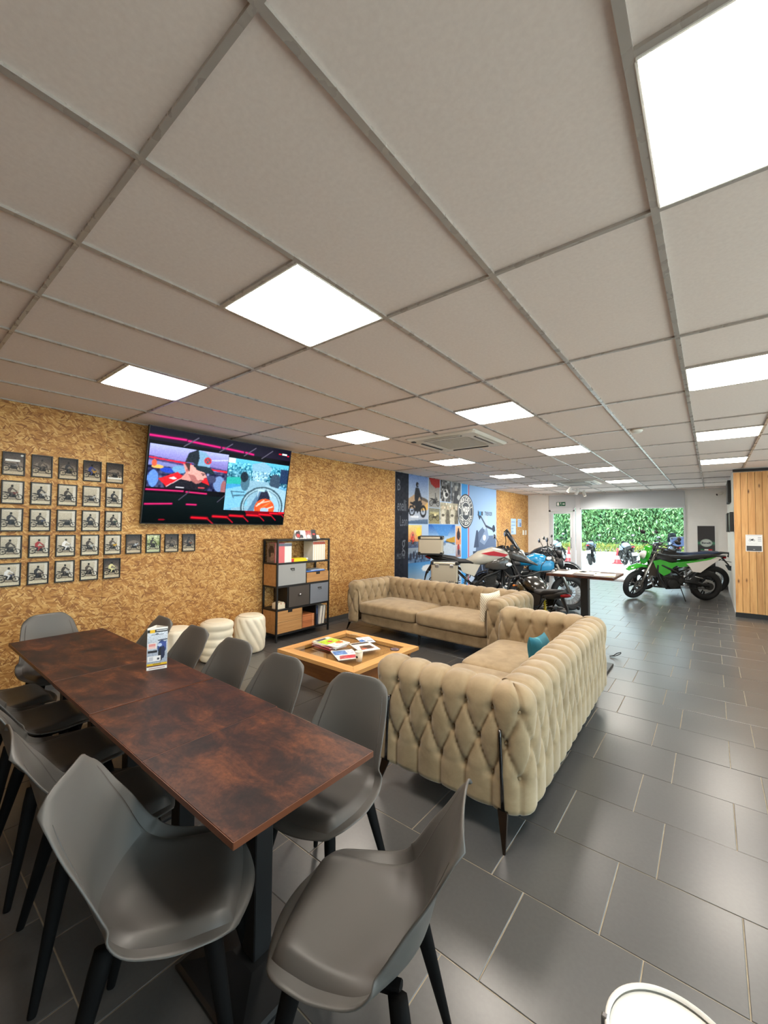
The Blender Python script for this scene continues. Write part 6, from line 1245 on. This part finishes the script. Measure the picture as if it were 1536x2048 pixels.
    for s in (-1, 1):
        b = MB().tube([(.34, s * .03, hz - .14), (.26, s * .13, .74), (.0, s * .155, .62), (-.17, s * .14, .46), (-.15, s * .12, .33)], .021, 8).tube([(.34, s * .03, hz - .2), (.30, s * .14, .5), (.16, s * .14, .26), (-.12, s * .12, .27)], .018, 8).tube([(-.10, s * .10, .60), (-.45, s * .10, .76), (-.74, s * .08, .82)], .014, 8).tube([(-.15, s * .12, .42), (-.5, s * .1, .74)], .013, 8); b.build('frame_tubes', fork if 'painted_frame' in extras else BLACK, t, True)
        b = MB().tube([(-.13, s * .11, .42), (-.4, s * .125, .38), (-ax, s * .115, R)], [.034, .03, .022], 8, flat=1.2); b.build('swingarm', FORKB if 'silver_arm' not in extras else FORKM, t, True)
        b = MB().tube([(-.15, s * .14, .33), (-.18, s * .24, .34)], .009, 6).box((-.18, s * .25, .345), (.03, .08, .014), .003).tube([(-.40, s * .13, .52), (-.47, s * .2, .50)], .008, 6).box((-.47, s * .22, .505), (.03, .07, .012), .003); b.build('footpeg', STEEL, t)
    b = MB().tube([(-.26, 0, .72), (-.34, 0, .40)], .018, 8)
    for k in range(9): b.tube([(-.27 - .008 * k, 0, .68 - .03 * k), (-.272 - .008 * k, 0, .672 - .03 * k)], .036, 12)
    b.build('shock_absorber', mat('spring_yellow', (196, 170, 30), .4) if 'yellowspring' in extras else STEEL, t, True)
    b = MB().tube([(.24, -.05, .58), (.34, -.09, .42), (.26, -.12, .24), (.0, -.14, .22), (-.2, -.16, .28)], .021, 10); b.build('header_pipe', STEEL, t, True)
    b = MB().tube([(-.2, -.165, .28), (-.30, -.175, .33), (-.62, -.185, .47 if not sup else .62), (-.78, -.19, .53 if not sup else .70)], [.024, .05, .055, .045], 12); b.build('exhaust', STEEL if not adv else mat('silencer_dark', (70, 70, 72), .35, .8), t, True)
    b = MB().tube([(-.12, .12, .35), (-ax, .125, R + .055)], .007, 6).tube([(-.12, .12, .28), (-ax, .125, R - .055)], .007, 6); b.lathe([(.02, .12), (.075, .12), (.075, .128), (.02, .128)], (-ax, 0, R), 'y', 24); b.build('chain', BLACK, t)
    kx = -.12; hk = -math.tan(math.radians(lean)) if lean < 0 else math.tan(math.radians(abs(lean)))
    b = MB().tube([(kx, .13, .30), (kx - .05, .22 + .02, .235 * hk * .0 + (.24 * math.tan(math.radians(abs(lean)))) if False else .02)], .010, 6).box((kx - .05, .24, .012), (.06, .03, .008)); b.build('side_stand', BLACK, t)
    if 'cables' in extras or True:
        b = MB()
        for s in (-1, 1): b.tube([(hx - .02, s * .22, hz + .02), (hx + .10, s * .16, hz - .04), (hx + .09, s * .10, hz - .22), (hx + .02, s * .07, hz - .32)], .006, 6)
        F(b).build('cables', BLACKPL, t, True)
    if adv:
        b = MB().tube([(-.45, .12, .88), (-.95, .12, .96), (-1.0, 0, .97), (-.95, -.12, .96), (-.45, -.12, .88)], .012, 8).box((-.85, 0, .975), (.26, .22, .012), .003)
        for s in (-1, 1): b.tube([(-.40, s * .14, .84), (-.90, s * .22, .86), (-.92, s * .22, .55), (-.45, s * .16, .52)], .010, 6)
        b.build('luggage_rack', BLACK, t, True)
        for s in (-1, 1):
            b = MB()
            b.tube([(.30, s * .16, .78), (.44, s * .26, .62), (.36, s * .28, .42), (.12, s * .22, .30)], .013, 8).tube([(.44, s * .26, .62), (.40, s * .1, .70)], .011, 8); b.build('crash_bar', BLACK, t, True)
        def case(c, d, label, name):
            o = MB().box((0, 0, 0), d, .015).build(name, casem or ALU, t, False, c); o['label'] = label
            l_ = MB().box((0, 0, d[2] / 2 - .045), (d[0] + .008, d[1] + .008, .012), .002).box((0, 0, d[2] / 2 + .004), (d[0] - .02, d[1] - .02, .014), .005); l_.build('lid_seam', BLACK, o)
            k = MB()
            for sx in (-1, 1):
                for sy in (-1, 1):
                    for sz in (-1, 1): k.box((sx * (d[0] / 2 - .016), sy * (d[1] / 2 - .016), sz * (d[2] / 2 - .022)), (.05, .05, .056), .008)
            k.box((0, -d[1] / 2, -d[2] / 2 + .014), (d[0], .012, .03), .003).box((0, d[1] / 2, -d[2] / 2 + .014), (d[0], .012, .03), .003); k.build('corner_guards', BLACKPL, o)
            return o
        case((-.92, 0, 1.145), (.42, .40, .32), 'silver top case with black corners', 'top_case')
        for s in (-1, 1):
            o = case((-.66, s * .345, .70), (.44, .24, .38), None if s > 0 else 'silver side pannier with dark lettering', 'side_pannier') if s < 0 else case((-.66, s * .345, .70), (.44, .24, .38), 'silver side pannier on the far side', 'side_pannier')
            if s < 0:
                V, f = text_mesh('T-REK', .05); link('pannier_lettering', mesh('pannier_lettering', np.stack([V[:, 0] + .10, np.full(len(V), -.1215), V[:, 1] - .14], -1), f, INKN), o)
                for sx in (-1, 1): box('latch', (sx * .12, -.125, .12), (.06, .012, .05), STEEL, o, .003)
    return t
SILV = (196, 192, 180)
motorcycle('silver adventure motorcycle with aluminium cases, behind the long sofa', (-2.62, 5.55), 27, 1.07, 'adv', SILV, (72, 70, 68), 'wire', .15, 0, extras=('handguard',), cname='silver')
tm = [o for o in bpy.data.objects if o.name.startswith('motorcycle')][0]
o = MB().prism([(.40, 1.02), (.16, 1.075), (-.06, 1.03), (.1, 1.0), (.34, .98)], -.208, -.200).build('tank_flash', mat('flash_red', (176, 30, 46), .3), tm); o['label'] = 'dark red tank flash'
motorcycle('blue naked motorcycle parked close beside the silver one', (-2.13, 6.50), 22, 1.08, 'naked', (32, 150, 206), (36, 140, 192), 'wire', .1, 0, extras=('silver_arm', 'blackhead', 'cables'), cname='sky_blue', fork=FORKM, rimm=STEEL)
motorcycle('black street motorcycle with red tail lamp between sofa and tall table', (-1.226, 4.30), 132, .87, 'naked', (30, 28, 24), (58, 52, 34), 'cast', .25, 0, extras=('amber', 'yellowspring'), cname='bronze_black')
motorcycle('dark motorcycle with tall round mirrors, nearest the glazed door', (-2.95, 9.55), 9, 1.08, 'naked', (36, 40, 46), None, 'cast', -.1, 0, extras=('blackhead',), cname='dark_slate')
motorcycle('green, black and white supermoto on its stand by the end wall', (-.02, 9.62), 214, 1.07, 'super', (46, 160, 34), None, 'cast', .42, -5, extras=(), cname='lime', fork=FORKM, rimm=RIMB)
motorcycle('dark blue-seated supermoto parked behind the green one', (.06, 11.2), 205, 1.08, 'super', (40, 46, 60), None, 'wire', .25, -5, seatm=mat('navy_seat', (44, 62, 96), .35), cname='dark_navy', fork=FORKM, rimm=STEEL)

# ================================================================== OUTSIDE
GROUND = m_plain_noise('pale_forecourt', (196, 196, 194), (212, 211, 208), 1.2, .85)
v = [(-40, YF + .2, -.016), (40, YF + .2, -.016), (40, 20.5, -.012), (-40, 20.5, -.012), (40, 27, .52), (-40, 27, .52), (40, 60, .6), (-40, 60, .6)]
structure(link('ground_outside', mesh('ground_outside', v, [(0, 1, 2, 3), (3, 2, 4, 5), (5, 4, 6, 7)], GROUND)), 'pale sunlit forecourt and road outside')
ADDED_GROUND = m_plain_noise('added_ground_sand', (212, 202, 190), (222, 212, 200), 1.5, .9)  # sunlit ground added out of view, bounces light up through the added glazing
structure(box('added_bounce_ground', (XR + 15.2, 2.0, -.06), (30, 60, .08), ADDED_GROUND), 'unseen sandy ground added beside the room to bounce sunlight in')
for y in (21.6, 23.6, 25.4):
    z = -.012 + (y - 20.5) / 6.5 * .532; o = structure(box('road_marking', (-3, y, z + .006), (24, .14, .006), mat('faded_line', (232, 230, 224), .8))); o['label'] = 'faded pale line across the road'; o.rotation_euler = (math.atan(.532 / 6.5), 0, 0)
LEAF = mat('hedge_leaf', None, .55); n, l, b = NN(LEAF); at = n.new('ShaderNodeAttribute'); at.attribute_name = 'tint'; l.new(at.outputs['Color'], b.inputs['Base Color']); b.inputs['Subsurface Weight'].default_value = 0.0
def leafmass(name, x0, x1, y, z0, z1, cnt, cols, size=(.16, .05), depth=.7, parent=None, m=None, rx=None):
    c = np.stack([rng.uniform(x0, x1, cnt), y + rng.uniform(-depth, depth * .2, cnt), rng.uniform(z0, z1, cnt)], -1)
    a = rng.normal(0, 1, (cnt, 3)); a[:, 2] = np.abs(a[:, 2]) + .7; a /= np.linalg.norm(a, axis=1, keepdims=True)
    r = rng.normal(0, 1, (cnt, 3)); s = np.cross(a, r); s /= np.linalg.norm(s, axis=1, keepdims=True); L = size[0] * rng.uniform(.6, 1.3, cnt)[:, None]; Wd = size[1] * rng.uniform(.6, 1.3, cnt)[:, None]
    V = np.stack([c - a * L / 2, c + s * Wd / 2, c + a * L / 2, c - s * Wd / 2], 1).reshape(-1, 3); f = np.arange(cnt * 4).reshape(-1, 4)
    me = mesh(name, V, f, LEAF); ca = me.color_attributes.new('tint', 'FLOAT_COLOR', 'POINT'); cc = lin(np.array(cols)[rng.integers(0, len(cols), cnt)] / 255.); k = np.ones((cnt * 4, 4)); k[:, :3] = np.repeat(cc, 4, 0); ca.data.foreach_set('color', k.ravel().astype(np.float32))
    return link(name, me, parent)
t = thing('hedge', 'tall bright green hedge across the road outside the window', 'hedge', (0, 0, 0)); t['kind'] = 'stuff'
hx = np.linspace(-16, 8, 60); prof = [(.45, 26.2), (1.5, 25.8), (2.6, 25.9), (3.2, 26.5), (3.3, 28)]
V = [(x, y + .25 * math.sin(x * 2.1 + z), z + .15 * math.sin(x * 1.3)) for x in hx for z, y in prof]
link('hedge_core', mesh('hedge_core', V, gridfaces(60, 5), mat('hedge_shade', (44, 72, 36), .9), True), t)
o = leafmass('leaves', -15, 7, 25.95, .5, 3.4, 30000, [(90, 134, 82), (106, 152, 94), (74, 118, 70), (132, 172, 114), (100, 144, 102)], (.24, .075), .9, t); o['kind'] = 'stuff'
for xx, zz in ((-2.6, 3.05), (-2.0, 3.1), (-.75, 3.0), (-3.3, 3.05)):
    o = leafmass('orange_blossoms', xx - .28, xx + .28, 25.2, zz - .2, zz + .2, 90, [(240, 150, 80), (250, 180, 90), (236, 120, 70)], (.13, .1), .3, t); o['kind'] = 'stuff'
o = leafmass('grass', -15, 7, 24.4, .30, .70, 9000, [(116, 136, 60), (100, 126, 56), (150, 140, 60)], (.3, .03), .5); tag(o, 'yellow-green grass fringe at the foot of the hedge', 'grass', kind='stuff')
# traffic cones
for n_, (x, y, lb) in enumerate(((-4.55, 19.0, 'red traffic cone outside seen through the glazed door'), (-2.62, 19.6, 'red traffic cone outside beside the parked motorcycle, window view'))):
    t = thing('traffic_cone', lb, 'cone', (x, y, -.012), 0, 'traffic cones'); CR = mat('cone_red', (214, 44, 52), .5)
    MB().lathe([(.17, .03), (.15, .05), (.05, .48), (.035, .70), (.001, .71)], n=20).build('cone_body', CR, t, True); box('foot_plate', (0, 0, .015), (.4, .4, .03), CR, t, .005); MB().lathe([(.118, .20), (.083, .36)], n=20, cap=False).build('white_band', INKW, t, True)
    x0 = t
WP = mat('plate_white', (230, 232, 234), .4)
motorcycle('motorcycle parked outside, seen from behind, left in the shop window', (-3.45, 18.6, -.008), 96, 1.0, 'naked', (60, 72, 92), None, 'cast', .05, -6, 'motorcycles parked on the forecourt', plate=WP, cname='outside_grey', extras=('blackhead',))
motorcycle('motorcycle parked outside beside the red cone in the window', (-2.0, 18.4, -.008), 112, 1.0, 'naked', (110, 124, 142), None, 'cast', .2, -6, 'motorcycles parked on the forecourt', plate=WP, cname='outside_steel', extras=())
motorcycle('motorcycle with luggage cases outside at the right window edge', (-.25, 17.3, -.008), 100, 1.0, 'adv', (52, 66, 96), (60, 70, 92), 'wire', .1, -6, 'motorcycles parked on the forecourt', cname='outside_blue', casem=mat('navy_case', (44, 58, 92), .5))
motorcycle('pale motorcycle outside, seen through the glazed door behind the blue one', (-5.1, 18.6, -.008), 70, 1.0, 'naked', (150, 176, 200), None, 'wire', .3, -6, 'motorcycles parked on the forecourt', cname='outside_pale', rimm=STEEL)
